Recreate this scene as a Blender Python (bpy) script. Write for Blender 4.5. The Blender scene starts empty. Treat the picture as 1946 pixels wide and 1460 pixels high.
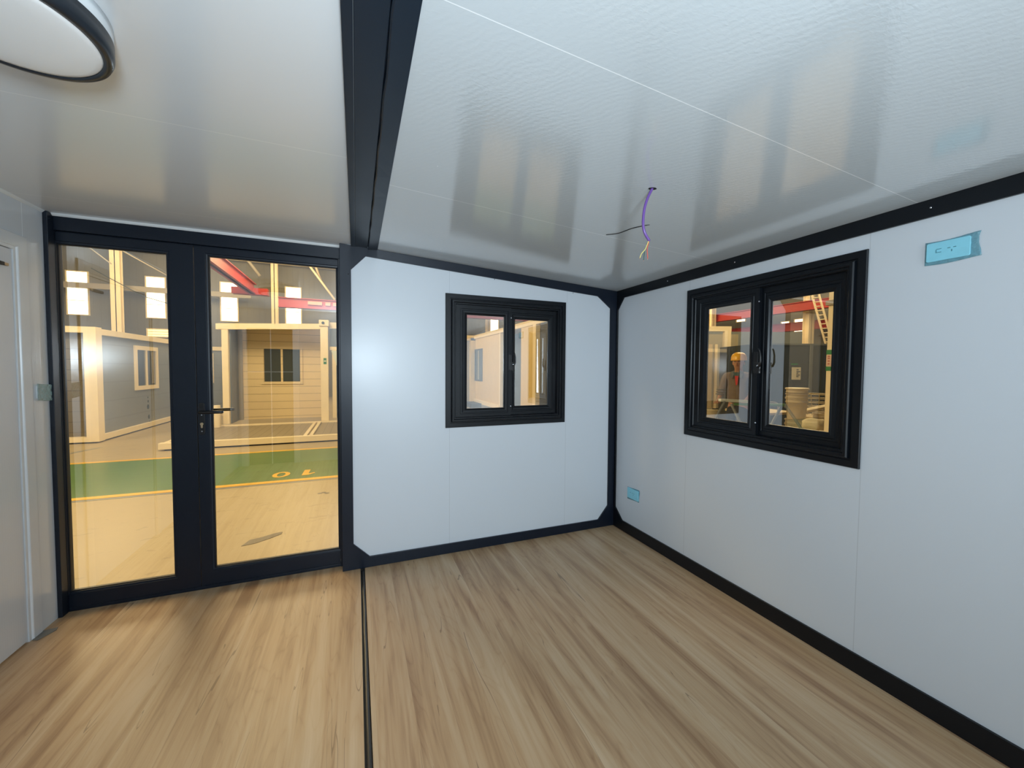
import bpy, bmesh, math, random
from mathutils import Vector, Matrix
random.seed(7)
S = bpy.context.scene
COL = S.collection

# ------------------------------------------------------------------ camera
YAW, PITCH, ROLL, F_PX = 0.38212, 0.03882, 0.00685, 736.4
cam_d = bpy.data.cameras.new('camera')
cam_d.sensor_width = 36.0
cam_d.lens = 36.0 * F_PX / 1946.0
cam_d.clip_start, cam_d.clip_end = 0.02, 200
cam = bpy.data.objects.new('camera', cam_d)
COL.objects.link(cam)
fw = Vector((math.sin(YAW) * math.cos(PITCH), math.cos(YAW) * math.cos(PITCH), -math.sin(PITCH)))
rg = Vector((math.cos(YAW), -math.sin(YAW), 0))
up = rg.cross(fw)
r2 = rg * math.cos(ROLL) + up * math.sin(ROLL)
u2 = -rg * math.sin(ROLL) + up * math.cos(ROLL)
M = Matrix((r2, u2, -fw)).transposed().to_4x4()
M.translation = Vector((0, -2.8638, 1.4067))
cam.matrix_world = M
S.camera = cam

# ------------------------------------------------------------------ light and exposure
S.view_settings.view_transform = 'Standard'
S.view_settings.look = 'None'
S.view_settings.gamma = 1
S.view_settings.use_curve_mapping = False
S.view_settings.exposure = 0.0
S.cycles.caustics_reflective = False
S.cycles.caustics_refractive = False
S.cycles.blur_glossy = 0.3
W = bpy.data.worlds.new('world'); S.world = W; W.use_nodes = True
W.node_tree.nodes['Background'].inputs[0].default_value = (0.80, 0.78, 0.72, 1)
W.node_tree.nodes['Background'].inputs[1].default_value = 0.30

def area(name, loc, target, sx, sy, power, color):
    d = bpy.data.lights.new(name, 'AREA'); d.shape = 'RECTANGLE'; d.size = sx; d.size_y = sy
    d.energy = power; d.color = color
    o = bpy.data.objects.new(name, d); COL.objects.link(o); o.location = loc
    o.rotation_euler = (Vector(target) - Vector(loc)).to_track_quat('-Z', 'Y').to_euler()
    return o
# added area light for assumed daylight, set outside an added, unseen rear doorway
area('assumed_rear_light', (0.80, -6.0, 1.25), (0.6, 0, 1.55), 1.5, 2.0, 72, (0.74, 0.89, 1.0))
# added stand-in for an unseen light source behind the viewpoint, tilted towards the ceiling
area('standin_light', (0.08, -3.35, 1.52), (0.25, -2.0, 2.60), 0.30, 0.30, 42, (0.74, 0.89, 1.0))
# added warm point lights, standing for assumed unseen high bay lamps of the hall
for lx, ly in ((-9, 2.5), (-4.0, 2.2), (-2.2, 4.6), (-8, 14), (-2, 13.5), (9, 3.5), (15, 6), (15, 13)):
    d = bpy.data.lights.new('assumed_hall_lamp', 'POINT'); d.energy = 840; d.color = (1.0, 0.87, 0.64); d.shadow_soft_size = 1.2
    o = bpy.data.objects.new('assumed_hall_lamp', d); COL.objects.link(o); o.location = (lx, ly, 5.6)

# ------------------------------------------------------------------ materials
MATS = {}
def newmat(name):
    m = bpy.data.materials.new(name); m.use_nodes = True
    nt = m.node_tree; b = nt.nodes['Principled BSDF']
    MATS[name] = m
    return m, nt, b
def N(nt, t, **kw):
    n = nt.nodes.new(t)
    for k, v in kw.items(): setattr(n, k, v)
    return n
def math_n(nt, op, a, b=None, c=None, clamp=False):
    n = N(nt, 'ShaderNodeMath', operation=op); n.use_clamp = clamp
    for i, v in enumerate((a, b, c)):
        if v is None: continue
        if isinstance(v, (int, float)): n.inputs[i].default_value = v
        else: nt.links.new(v, n.inputs[i])
    return n.outputs[0]
def mixc(nt, fac, a, b):
    n = N(nt, 'ShaderNodeMix', data_type='RGBA')
    for s, v in ((0, fac), (6, a), (7, b)):
        if isinstance(v, (int, float)): n.inputs[s].default_value = v
        elif isinstance(v, tuple): n.inputs[s].default_value = v if len(v) == 4 else (*v, 1)
        else: nt.links.new(v, n.inputs[s])
    return n.outputs[2]
def coords(nt, scale=(1, 1, 1)):
    tc = N(nt, 'ShaderNodeTexCoord'); mp = N(nt, 'ShaderNodeMapping')
    mp.inputs['Scale'].default_value = scale
    nt.links.new(tc.outputs['Object'], mp.inputs[0])
    return mp.outputs[0]
def noise(nt, vec, scale, detail=3, rough=0.55, dist=0.0):
    n = N(nt, 'ShaderNodeTexNoise'); n.inputs['Scale'].default_value = scale
    n.inputs['Detail'].default_value = detail; n.inputs['Roughness'].default_value = rough
    n.inputs['Distortion'].default_value = dist
    nt.links.new(vec, n.inputs['Vector']); return n.outputs['Fac']
def bump(nt, b, h, strength=0.2, dist=0.002):
    n = N(nt, 'ShaderNodeBump'); n.inputs['Strength'].default_value = strength
    n.inputs['Distance'].default_value = dist
    nt.links.new(h, n.inputs['Height']); nt.links.new(n.outputs[0], b.inputs['Normal']); return n
def simple(name, col, rough=0.5, metal=0.0, var=0.06, nscale=6, ior=1.5, bmp=0.0, bscale=60):
    m, nt, b = newmat(name)
    v = coords(nt); f = noise(nt, v, nscale, 4)
    lo = tuple(c * (1 - var) for c in col); hi = tuple(min(1, c * (1 + var)) for c in col)
    nt.links.new(mixc(nt, f, lo, hi), b.inputs['Base Color'])
    b.inputs['Roughness'].default_value = rough; b.inputs['Metallic'].default_value = metal
    b.inputs['IOR'].default_value = ior
    if bmp: bump(nt, b, noise(nt, v, bscale, 3), bmp, 0.003)
    return m
def emit(name, col, s):
    m, nt, b = newmat(name)
    v = coords(nt); f = noise(nt, v, 3)
    nt.links.new(mixc(nt, f, tuple(c * 0.96 for c in col), col), b.inputs['Emission Color'])
    b.inputs['Base Color'].default_value = (*col, 1); b.inputs['Emission Strength'].default_value = s
    return m
def line_mask(nt, comp, pos, half):
    """1 on thin lines where coordinate comp is near one of pos"""
    out = None
    for p in pos:
        d = math_n(nt, 'ABSOLUTE', math_n(nt, 'SUBTRACT', comp, p))
        k = math_n(nt, 'LESS_THAN', d, half)
        out = k if out is None else math_n(nt, 'MAXIMUM', out, k)
    return out
def sep(nt, vec):
    s = N(nt, 'ShaderNodeSeparateXYZ'); nt.links.new(vec, s.inputs[0]); return s.outputs

def wall_mat(name, col, axis, seams, rough=0.32, ribs=0.0, seam_dark=0.82):
    m, nt, b = newmat(name)
    v = coords(nt); s = sep(nt, v)
    f = noise(nt, v, 1.2, 3)
    base = mixc(nt, f, tuple(c * 0.985 for c in col), col)
    if seams:
        k = line_mask(nt, s[axis], seams, 0.0016)
        base = mixc(nt, k, base, tuple(c * seam_dark for c in col))
    nt.links.new(base, b.inputs['Base Color'])
    b.inputs['Roughness'].default_value = rough
    h = noise(nt, v, 90, 2)
    if ribs:
        w = math_n(nt, 'SINE', math_n(nt, 'MULTIPLY', s[axis], 2 * math.pi / 0.013))
        h = math_n(nt, 'ADD', math_n(nt, 'MULTIPLY', h, 0.35), math_n(nt, 'MULTIPLY', w, ribs))
        bump(nt, b, h, 0.25, 0.0006)
    else:
        bump(nt, b, h, 0.08, 0.0008)
    return m
wall_mat('wall_back', (0.69, 0.735, 0.785), 0, (0.65, 1.65), 0.30)
wall_mat('wall_right', (0.645, 0.68, 0.72), 1, (-0.80, -1.82), 0.34)
wall_mat('wall_left', (0.70, 0.74, 0.78), 1, (-0.104, -1.3, -2.3), 0.16, ribs=0.22, seam_dark=1.3)
wall_mat('door_leaf', (0.66, 0.70, 0.75), 1, (), 0.20, ribs=0.30)

def ceiling_mat(name, col, seams, rough, filmy, ior):
    m, nt, b = newmat(name)
    v = coords(nt); s = sep(nt, v)
    f = noise(nt, v, 0.9, 3)
    base = mixc(nt, f, tuple(c * 0.97 for c in col), col)
    k = line_mask(nt, s[1], seams, 0.0014)
    base = mixc(nt, k, base, (0.95, 0.97, 0.98))
    if filmy:
        vo = N(nt, 'ShaderNodeTexVoronoi'); vo.inputs['Scale'].default_value = 9
        nt.links.new(v, vo.inputs['Vector'])
        rnd = sep(nt, vo.outputs['Color'])[0]
        dots = math_n(nt, 'MULTIPLY', math_n(nt, 'LESS_THAN', vo.outputs['Distance'], 0.022), math_n(nt, 'GREATER_THAN', rnd, 0.72))
        base = mixc(nt, dots, base, (0.98, 1, 1))
    nt.links.new(base, b.inputs['Base Color'])
    b.inputs['Roughness'].default_value = rough
    b.inputs['IOR'].default_value = ior
    if filmy:
        # clinging protective film: fine rows of little waves
        wob = math_n(nt, 'MULTIPLY', noise(nt, v, 9, 3, 0.6), 16.0)
        w1 = math_n(nt, 'SINE', math_n(nt, 'ADD', math_n(nt, 'ADD', math_n(nt, 'MULTIPLY', s[0], 250), math_n(nt, 'MULTIPLY', s[1], 190)), wob))
        mp = N(nt, 'ShaderNodeMapping'); mp.inputs['Scale'].default_value = (1.0, 1.7, 1.0); mp.inputs['Rotation'].default_value = (0, 0, 0.6)
        nt.links.new(v, mp.inputs[0])
        crumple = noise(nt, mp.outputs[0], 58, 3, 0.55, 0.6)
        patch = noise(nt, v, 1.6, 2)
        h = math_n(nt, 'ADD', math_n(nt, 'MULTIPLY', w1, 0.22), math_n(nt, 'MULTIPLY', crumple, 2.0))
        h = math_n(nt, 'MULTIPLY', h, math_n(nt, 'POWER', math_n(nt, 'ADD', patch, 0.28), 2.0))
        bump(nt, b, h, 0.42, 0.0007)
    else:
        bump(nt, b, noise(nt, v, 3, 2), 0.1, 0.002)
    return m
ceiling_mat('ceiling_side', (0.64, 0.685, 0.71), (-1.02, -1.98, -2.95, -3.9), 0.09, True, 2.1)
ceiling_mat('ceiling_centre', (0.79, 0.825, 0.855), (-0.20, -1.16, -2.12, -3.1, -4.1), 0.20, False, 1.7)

def black_frame(name, col, rough, wavy=0.12):
    m, nt, b = newmat(name)
    v = coords(nt); f = noise(nt, v, 5, 2, 0.5)
    nt.links.new(mixc(nt, f, col, tuple(c * 1.25 for c in col)), b.inputs['Base Color'])
    b.inputs['IOR'].default_value = 1.37
    r = math_n(nt, 'ADD', math_n(nt, 'MULTIPLY', f, 0.10), rough - 0.05)
    nt.links.new(r, b.inputs['Roughness'])
    if wavy: bump(nt, b, noise(nt, v, 2.5, 2), wavy, 0.006)
    return m
black_frame('steel_frame', (0.005, 0.009, 0.018), 0.36)
black_frame('beam_steel', (0.008, 0.016, 0.028), 0.34)
black_frame('aluminium_black', (0.004, 0.0055, 0.008), 0.30, 0.0)
black_frame('door_black', (0.006, 0.010, 0.018), 0.36)
simple('gasket', (0.004, 0.004, 0.005), 0.6)
simple('handle_black', (0.006, 0.006, 0.007), 0.3)
simple('brass', (0.55, 0.42, 0.26), 0.35, 0.8)
simple('chrome', (0.75, 0.76, 0.78), 0.15, 1.0)
simple('bronze', (0.35, 0.26, 0.16), 0.35, 0.8)
simple('cove_white', (0.82, 0.86, 0.88), 0.25)
simple('casing_white', (0.74, 0.77, 0.79), 0.2)
simple('lamp_diffuser', (0.97, 0.985, 0.99), 0.35)
simple('lamp_rim', (0.012, 0.017, 0.024), 0.3)
simple('cable_purple', (0.16, 0.075, 0.32), 0.28)
simple('wire_red', (0.72, 0.10, 0.06), 0.35)
simple('wire_yellow', (0.85, 0.72, 0.22), 0.35)
simple('wire_green', (0.02, 0.10, 0.09), 0.35)
simple('copper', (0.8, 0.45, 0.3), 0.3, 0.9)
simple('socket_plate', (0.28, 0.68, 0.82), 0.3, var=0.08, nscale=30)
simple('socket_mark', (0.05, 0.20, 0.26), 0.4)
simple('grey_sealant', (0.20, 0.19, 0.17), 0.6)
simple('seam_strip', (0.035, 0.034, 0.034), 0.35)
# hall
simple('cream_steel', (0.93, 0.82, 0.61), 0.45, var=0.05)
simple('cream_dim', (0.68, 0.58, 0.42), 0.5)
simple('cream_panel', (0.76, 0.60, 0.30), 0.30)
simple('dark_panel', (0.045, 0.058, 0.060), 0.35)
simple('dark_interior', (0.05, 0.055, 0.055), 0.5)
simple('pale_interior', (0.42, 0.39, 0.30), 0.5)
simple('blue_grey', (0.15, 0.17, 0.175), 0.4)
simple('girder_red', (0.36, 0.028, 0.025), 0.5)
simple('marking_red', (0.80, 0.28, 0.24), 0.5)
simple('pipe_grey', (0.38, 0.35, 0.31), 0.5)
simple('roof_sheet', (0.24, 0.235, 0.21), 0.6, var=0.25, nscale=2)
simple('purlin', (0.55, 0.48, 0.38), 0.5)
simple('rubber_black', (0.012, 0.012, 0.012), 0.6)
simple('trestle_green', (0.12, 0.28, 0.10), 0.5)
simple('trestle_grey', (0.20, 0.22, 0.23), 0.4)
simple('tape_green', (0.02, 0.22, 0.07), 0.4)
simple('paper', (0.75, 0.72, 0.60), 0.6)
simple('ink', (0.03, 0.05, 0.06), 0.6)
simple('ink_red', (0.45, 0.08, 0.06), 0.6)
simple('pink_paper', (0.72, 0.52, 0.45), 0.6)
simple('bucket', (0.62, 0.52, 0.35), 0.4, var=0.22, nscale=14)
simple('lumber', (0.62, 0.50, 0.30), 0.6, var=0.15)
simple('sack', (0.66, 0.56, 0.38), 0.8, var=0.15, bmp=0.5, bscale=12)
simple('wire_basket', (0.40, 0.33, 0.20), 0.4)
simple('skin', (0.45, 0.24, 0.16), 0.5)
simple('hair', (0.012, 0.010, 0.008), 0.6)
simple('helmet_yellow', (0.85, 0.47, 0.03), 0.3)
simple('jacket', (0.17, 0.13, 0.105), 0.85, var=0.2, nscale=18)
simple('jacket_trim', (0.13, 0.14, 0.15), 0.85)
simple('shirt_teal', (0.07, 0.13, 0.15), 0.8)
simple('shirt_red', (0.55, 0.05, 0.05), 0.8)
simple('trousers', (0.03, 0.035, 0.045), 0.85, var=0.2)
simple('shoe', (0.02, 0.018, 0.015), 0.6)
simple('eye_white', (0.7, 0.68, 0.64), 0.3)
simple('lip', (0.35, 0.13, 0.10), 0.5)
simple('sheet_pale', (0.70, 0.78, 0.80), 0.4)
emit('hall_window_glow', (1.0, 0.97, 0.88), 5.0)
emit('hall_window_low', (1.0, 0.88, 0.58), 1.5)
emit('lamp_glow', (1.0, 0.93, 0.75), 12.0)

def planks_h(name, col, pitch, dark=0.6, rough=0.45, axis=2):
    m, nt, b = newmat(name)
    v = coords(nt); s = sep(nt, v)
    fr = math_n(nt, 'FRACT', math_n(nt, 'DIVIDE', s[axis], pitch))
    k = math_n(nt, 'LESS_THAN', fr, 0.07)
    f = noise(nt, v, 4, 3)
    base = mixc(nt, f, tuple(c * 0.93 for c in col), col)
    base = mixc(nt, k, base, tuple(c * dark for c in col))
    nt.links.new(base, b.inputs['Base Color']); b.inputs['Roughness'].default_value = rough
    bump(nt, b, math_n(nt, 'SUBTRACT', 1.0, k), 0.6, 0.006)
    return m
planks_h('siding_cream', (0.86, 0.72, 0.49), 0.205)
planks_h('siding_brown', (0.17, 0.145, 0.10), 0.21)
planks_h('siding_grey', (0.235, 0.26, 0.285), 0.40, 0.85)
planks_h('deck_boards', (0.36, 0.31, 0.23), 0.15, 0.55, axis=0)
planks_h('hall_cladding', (0.20, 0.20, 0.19), 0.25, 0.86, axis=0)

def concrete():
    m, nt, b = newmat('hall_concrete')
    v = coords(nt); f = noise(nt, v, 1.3, 6, 0.65)
    base = mixc(nt, f, (0.38, 0.315, 0.205), (0.50, 0.42, 0.28))
    st = coords(nt, (1.0, 2.6, 1.0)); g = noise(nt, st, 3.2, 5, 0.7, 0.6)
    k = math_n(nt, 'MULTIPLY', math_n(nt, 'GREATER_THAN', g, 0.62), 0.5)
    base = mixc(nt, k, base, (0.26, 0.22, 0.15))
    nt.links.new(base, b.inputs['Base Color']); b.inputs['Roughness'].default_value = 0.42
    bump(nt, b, noise(nt, v, 14, 4), 0.15, 0.004)
concrete()
def paint_floor(name, col):
    m, nt, b = newmat(name)
    st = coords(nt, (0.35, 2.2, 1.0)); g = noise(nt, st, 3.0, 5, 0.7, 0.3)
    nt.links.new(mixc(nt, g, tuple(c * 0.75 for c in col), tuple(min(1, c * 1.25) for c in col)), b.inputs['Base Color'])
    b.inputs['Roughness'].default_value = 0.30
paint_floor('paint_green', (0.075, 0.19, 0.055))
paint_floor('paint_yellow', (0.90, 0.50, 0.03))
paint_floor('paint_shadow_blue', (0.22, 0.24, 0.26))  # faded stripe paint, also colours the shadow strip by the walkway

def wood_floor():
    m, nt, b = newmat('oak_laminate')
    tc = N(nt, 'ShaderNodeTexCoord'); s = sep(nt, tc.outputs['Object'])
    PW, PL = 0.148, 60.0
    xi = math_n(nt, 'DIVIDE', math_n(nt, 'ADD', s[0], 10.0), PW)
    ix = math_n(nt, 'FLOOR', xi); fx = math_n(nt, 'FRACT', xi)
    wn = N(nt, 'ShaderNodeTexWhiteNoise', noise_dimensions='1D'); nt.links.new(ix, wn.inputs['W'])
    yi = math_n(nt, 'ADD', math_n(nt, 'DIVIDE', math_n(nt, 'ADD', s[1], 20.0), PL), wn.outputs['Value'])
    iy = math_n(nt, 'FLOOR', yi); fy = math_n(nt, 'FRACT', yi)
    cb = N(nt, 'ShaderNodeCombineXYZ'); nt.links.new(ix, cb.inputs[0]); nt.links.new(iy, cb.inputs[1])
    w2 = N(nt, 'ShaderNodeTexWhiteNoise', noise_dimensions='2D'); nt.links.new(cb.outputs[0], w2.inputs['Vector'])
    rnd = w2.outputs['Value']
    # per-board shifted coordinate
    off = N(nt, 'ShaderNodeCombineXYZ')
    nt.links.new(math_n(nt, 'MULTIPLY', rnd, 37.0), off.inputs[0]); nt.links.new(math_n(nt, 'MULTIPLY', rnd, 91.0), off.inputs[1])
    add = N(nt, 'ShaderNodeVectorMath', operation='ADD'); nt.links.new(tc.outputs['Object'], add.inputs[0]); nt.links.new(off.outputs[0], add.inputs[1])
    def mapped(sc):
        mp = N(nt, 'ShaderNodeMapping'); mp.inputs['Scale'].default_value = sc
        nt.links.new(add.outputs[0], mp.inputs[0]); return mp.outputs[0]
    broad = noise(nt, mapped((8, 0.55, 1)), 1.0, 3, 0.55, 0.9)
    fine = noise(nt, mapped((150, 5, 1)), 1.0, 4, 0.7)
    mid = noise(nt, mapped((19, 0.9, 1)), 1.0, 4, 0.6, 1.0)
    # cathedral rings: bands of a stretched noise field
    field = noise(nt, mapped((7.5, 1.0, 1)), 1.0, 2, 0.45, 0.4)
    rings = math_n(nt, 'ABSOLUTE', math_n(nt, 'SINE', math_n(nt, 'MULTIPLY', field, 42.0)))
    rings = math_n(nt, 'POWER', math_n(nt, 'SUBTRACT', 1.0, rings), 3.0)
    ramp = N(nt, 'ShaderNodeValToRGB')
    e = ramp.color_ramp.elements
    e[0].position = 0.325; e[0].color = (0.300, 0.170, 0.088, 1)
    e[1].position = 0.685; e[1].color = (0.610, 0.455, 0.295, 1)
    x = e.new(0.47); x.color = (0.480, 0.315, 0.175, 1)
    comb = math_n(nt, 'ADD', math_n(nt, 'MULTIPLY', broad, 0.62), math_n(nt, 'MULTIPLY', mid, 0.40))
    comb = math_n(nt, 'ADD', comb, math_n(nt, 'MULTIPLY', fine, 0.07))
    comb = math_n(nt, 'SUBTRACT', comb, 0.055)
    comb = math_n(nt, 'ADD', comb, math_n(nt, 'MULTIPLY', math_n(nt, 'SUBTRACT', rnd, 0.5), 0.05))
    comb = math_n(nt, 'SUBTRACT', comb, math_n(nt, 'MULTIPLY', rings, 0.045))
    nt.links.new(comb, ramp.inputs[0])
    # dark cracks and knots
    crack = noise(nt, mapped((9, 0.40, 1)), 1.0, 2, 0.40, 0.8)
    d = math_n(nt, 'ABSOLUTE', math_n(nt, 'SUBTRACT', crack, 0.5))
    ck = math_n(nt, 'MULTIPLY', math_n(nt, 'LESS_THAN', d, 0.0022), math_n(nt, 'GREATER_THAN', broad, 0.50))
    base = mixc(nt, math_n(nt, 'MULTIPLY', ck, 0.5), ramp.outputs[0], (0.10, 0.05, 0.025))
    vo = N(nt, 'ShaderNodeTexVoronoi'); vo.inputs['Scale'].default_value = 1.0
    nt.links.new(mapped((5.5, 1.5, 1)), vo.inputs['Vector'])
    vr = sep(nt, vo.outputs['Color'])[0]
    kn = math_n(nt, 'SUBTRACT', 1.0, math_n(nt, 'DIVIDE', vo.outputs['Distance'], 0.10), clamp=True)
    kn = math_n(nt, 'MULTIPLY', kn, math_n(nt, 'GREATER_THAN', vr, 0.62))
    base = mixc(nt, math_n(nt, 'MULTIPLY', kn, 0.55), base, (0.17, 0.085, 0.04))
    # board joints
    jx = math_n(nt, 'LESS_THAN', math_n(nt, 'ABSOLUTE', math_n(nt, 'SUBTRACT', fx, 0.5)), 0.494)
    jy = math_n(nt, 'LESS_THAN', math_n(nt, 'ABSOLUTE', math_n(nt, 'SUBTRACT', fy, 0.5)), 0.4992)
    j = math_n(nt, 'SUBTRACT', 1.0, math_n(nt, 'MULTIPLY', jx, jy))
    base = mixc(nt, math_n(nt, 'MULTIPLY', j, 0.14), base, (0.12, 0.07, 0.035))
    nt.links.new(base, b.inputs['Base Color'])
    nt.links.new(math_n(nt, 'ADD', math_n(nt, 'MULTIPLY', mid, 0.14), 0.30), b.inputs['Roughness'])
    h = math_n(nt, 'SUBTRACT', math_n(nt, 'MULTIPLY', fine, 0.3), math_n(nt, 'MULTIPLY', j, 1.0))
    bump(nt, b, h, 0.12, 0.0015)
wood_floor()

def glass(name, tint, k=1.9, coat=0.0):
    m = bpy.data.materials.new(name); m.use_nodes = True; MATS[name] = m
    nt = m.node_tree; nt.nodes.remove(nt.nodes['Principled BSDF'])
    out = nt.nodes['Material Output']
    tr = N(nt, 'ShaderNodeBsdfTransparent')
    v = coords(nt); f = noise(nt, v, 2)
    nt.links.new(mixc(nt, f, tint, tuple(min(1, c * 1.02) for c in tint)), tr.inputs[0])
    gl = N(nt, 'ShaderNodeBsdfGlossy'); gl.inputs['Roughness'].default_value = 0.0
    gl.inputs['Color'].default_value = (1, 1, 1, 1)
    fr = N(nt, 'ShaderNodeFresnel'); fr.inputs[0].default_value = 1.52
    ge = N(nt, 'ShaderNodeNewGeometry')
    front = math_n(nt, 'SUBTRACT', 1.0, ge.outputs['Backfacing'])
    fac = math_n(nt, 'MULTIPLY', math_n(nt, 'MULTIPLY_ADD', fr.outputs[0], k, coat, clamp=True), front)
    mx = N(nt, 'ShaderNodeMixShader'); nt.links.new(fac, mx.inputs[0])
    nt.links.new(tr.outputs[0], mx.inputs[1]); nt.links.new(gl.outputs[0], mx.inputs[2])
    nt.links.new(mx.outputs[0], out.inputs[0])
glass('window_glass', (0.99, 0.915, 0.76), 2.4, 0.17)
glass('far_glass', (0.30, 0.36, 0.38), 2.0)
def film(name, tint, alpha):
    m, nt, b = newmat(name)
    v = coords(nt)
    nt.links.new(mixc(nt, noise(nt, v, 25), tint, tuple(c * 0.8 for c in tint)), b.inputs['Base Color'])
    b.inputs['Alpha'].default_value = alpha; b.inputs['Roughness'].default_value = 0.08
    bump(nt, b, noise(nt, v, 45, 3, 0.6, 1.0), 0.9, 0.006)
film('blue_film', (0.22, 0.50, 0.60), 0.55)
film('pale_film', (0.40, 0.62, 0.66), 0.45)

# ------------------------------------------------------------------ mesh helpers
def tag(o, label=None, cat=None, group=None, kind=None):
    if label: o['label'] = label
    if cat: o['category'] = cat
    if group: o['group'] = group
    if kind: o['kind'] = kind
    return o
def empty(name, loc, rz=0, **kw):
    o = bpy.data.objects.new(name, None); COL.objects.link(o)
    o.location = loc; o.rotation_euler = (0, 0, rz); o.empty_display_size = 0.1
    o['rz'] = rz; del o['rz']
    return tag(o, **kw)
def wmat(o):
    m = Matrix.LocRotScale(o.location, o.rotation_euler, o.scale)
    return wmat(o.parent) @ m if o.parent else m
class MB:
    def __init__(self): self.bm = bmesh.new()
    def box(self, a, b, mat=None):
        x0, x1 = sorted((a[0], b[0])); y0, y1 = sorted((a[1], b[1])); z0, z1 = sorted((a[2], b[2]))
        vs = [self.bm.verts.new(p) for p in ((x0,y0,z0),(x1,y0,z0),(x1,y1,z0),(x0,y1,z0),(x0,y0,z1),(x1,y0,z1),(x1,y1,z1),(x0,y1,z1))]
        if mat is not None:
            for v in vs: v.co = mat @ v.co
        for f in ((0,3,2,1),(4,5,6,7),(0,1,5,4),(1,2,6,5),(2,3,7,6),(3,0,4,7)):
            self.bm.faces.new([vs[i] for i in f])
        return self
    def prism(self, pts, d):
        """polygon pts (3D) extruded by vector d"""
        d = Vector(d)
        a = [self.bm.verts.new(p) for p in pts]; b = [self.bm.verts.new(Vector(p) + d) for p in pts]
        self.bm.faces.new(a[::-1]); self.bm.faces.new(b)
        n = len(pts)
        for i in range(n): self.bm.faces.new((a[i], a[(i+1) % n], b[(i+1) % n], b[i]))
        return self
    def tube(self, pts, r, seg=10, cap=True):
        pts = [Vector(p) for p in pts]; n = len(pts)
        rs = r if isinstance(r, (list, tuple)) else [r] * n
        rings = []; ref = None
        for i, p in enumerate(pts):
            t = (pts[min(i+1, n-1)] - pts[max(i-1, 0)]).normalized()
            if ref is None:
                ref = Vector((0, 0, 1)) if abs(t.z) < 0.9 else Vector((1, 0, 0))
            a = (ref - t * ref.dot(t)).normalized(); ref = a; b = t.cross(a)
            rings.append([self.bm.verts.new(p + (a * math.cos(2*math.pi*k/seg) + b * math.sin(2*math.pi*k/seg)) * rs[i]) for k in range(seg)])
        for i in range(n - 1):
            for k in range(seg):
                f = self.bm.faces.new((rings[i][k], rings[i][(k+1) % seg], rings[i+1][(k+1) % seg], rings[i+1][k])); f.smooth = True
        if cap:
            self.bm.faces.new(rings[0][::-1]); self.bm.faces.new(rings[-1])
        return self
    def lathe(self, prof, c=(0, 0, 0), seg=48, close=True):
        """prof: list of (r, z) from the outside; revolved about z through c"""
        c = Vector(c); rings = []
        for r, z in prof:
            if r < 1e-6: rings.append([self.bm.verts.new(c + Vector((0, 0, z)))])
            else: rings.append([self.bm.verts.new(c + Vector((r*math.cos(2*math.pi*k/seg), r*math.sin(2*math.pi*k/seg), z))) for k in range(seg)])
        for A, B in zip(rings, rings[1:]):
            for k in range(seg):
                q = [A[k % len(A)], A[(k+1) % len(A)], B[(k+1) % len(B)], B[k % len(B)]]
                u = []
                for v in q:
                    if v not in u: u.append(v)
                if len(u) > 2:
                    f = self.bm.faces.new(u); f.smooth = True
        return self
    def rings(self, loops, closed=False):
        """loft a list of equal-length vertex loops"""
        R = [[self.bm.verts.new(p) for p in L] for L in loops]
        if closed: R.append(R[0])
        n = len(R[0])
        for A, B in zip(R, R[1:]):
            for k in range(n): self.bm.faces.new((A[k], A[(k+1) % n], B[(k+1) % n], B[k]))
        return self
    def build(self, name, mat, parent=None, bevel=0.0, smooth=False, auto=False, **kw):
        bmesh.ops.recalc_face_normals(self.bm, faces=self.bm.faces)
        me = bpy.data.meshes.new(name)
        if parent is not None:
            self.bm.transform(wmat(parent).inverted())
        if smooth:
            for f in self.bm.faces: f.smooth = True
        self.bm.to_mesh(me); self.bm.free()
        me.materials.append(MATS[mat])
        o = bpy.data.objects.new(name, me); COL.objects.link(o)
        if parent is not None: o.parent = parent
        if bevel:
            md = o.modifiers.new('bevel', 'BEVEL'); md.width = bevel; md.segments = 2; md.limit_method = 'ANGLE'
        return tag(o, **kw)
def copy_tree(o, parent=None):
    c = o.copy(); COL.objects.link(c); c.parent = parent
    for ch in [x for x in o.children]: copy_tree(ch, c)
    return c
def structure(name, mb, mat, label=None, bevel=0, **kw):
    return mb.build(name, mat, bevel=bevel, kind='structure', label=label, **kw)

# ------------------------------------------------------------------ room dimensions (metres)
XL, XR, XP = -1.556, 2.146, -0.098      # left wall, right wall, left edge of the corner post
YD = 0.084                               # plane of the glazed door
YR = -5.85                               # rear end
def zc(x): return 2.234 - 0.0625 * max(x, 0)     # underside of the sloping side ceiling

# floor: two boards with the fold line between them
b = MB(); b.box((XL - 0.1, YR, -0.08), (0.016, YD + 0.04, 0)); b.box((0.045, YR, -0.08), (XR + 0.1, 0.05, 0))
structure('floor', b, 'oak_laminate', 'light oak laminate floor with boards running towards the glazed door')
b = MB(); b.box((0.012, YR, -0.10), (0.049, 0.06, -0.012)); b.box((0.012, -0.004, -0.05), (0.049, 0.06, 0.0)); b.box((0.016, YR, -0.02), (0.019, -0.0, -0.001))  # short end box is added to close a light leak in the groove
pts = []
structure('trim_1', b, 'gasket', 'black gap along the fold between the two floor sections')
b = MB()
L = []
for i in range(60):
    y = -0.03 - i * (5.8 / 59)
    w = 0.0015 * math.sin(i * 1.7) if i < 8 else 0.0004 * math.sin(i)
    L.append([(0.0265 + w, y, -0.014), (0.027 + w, y, -0.004), (0.033 + w, y, -0.001), (0.040 + w, y, -0.003), (0.0435, y, -0.014)])
R = [[b.bm.verts.new(p) for p in l] for l in L]
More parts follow.
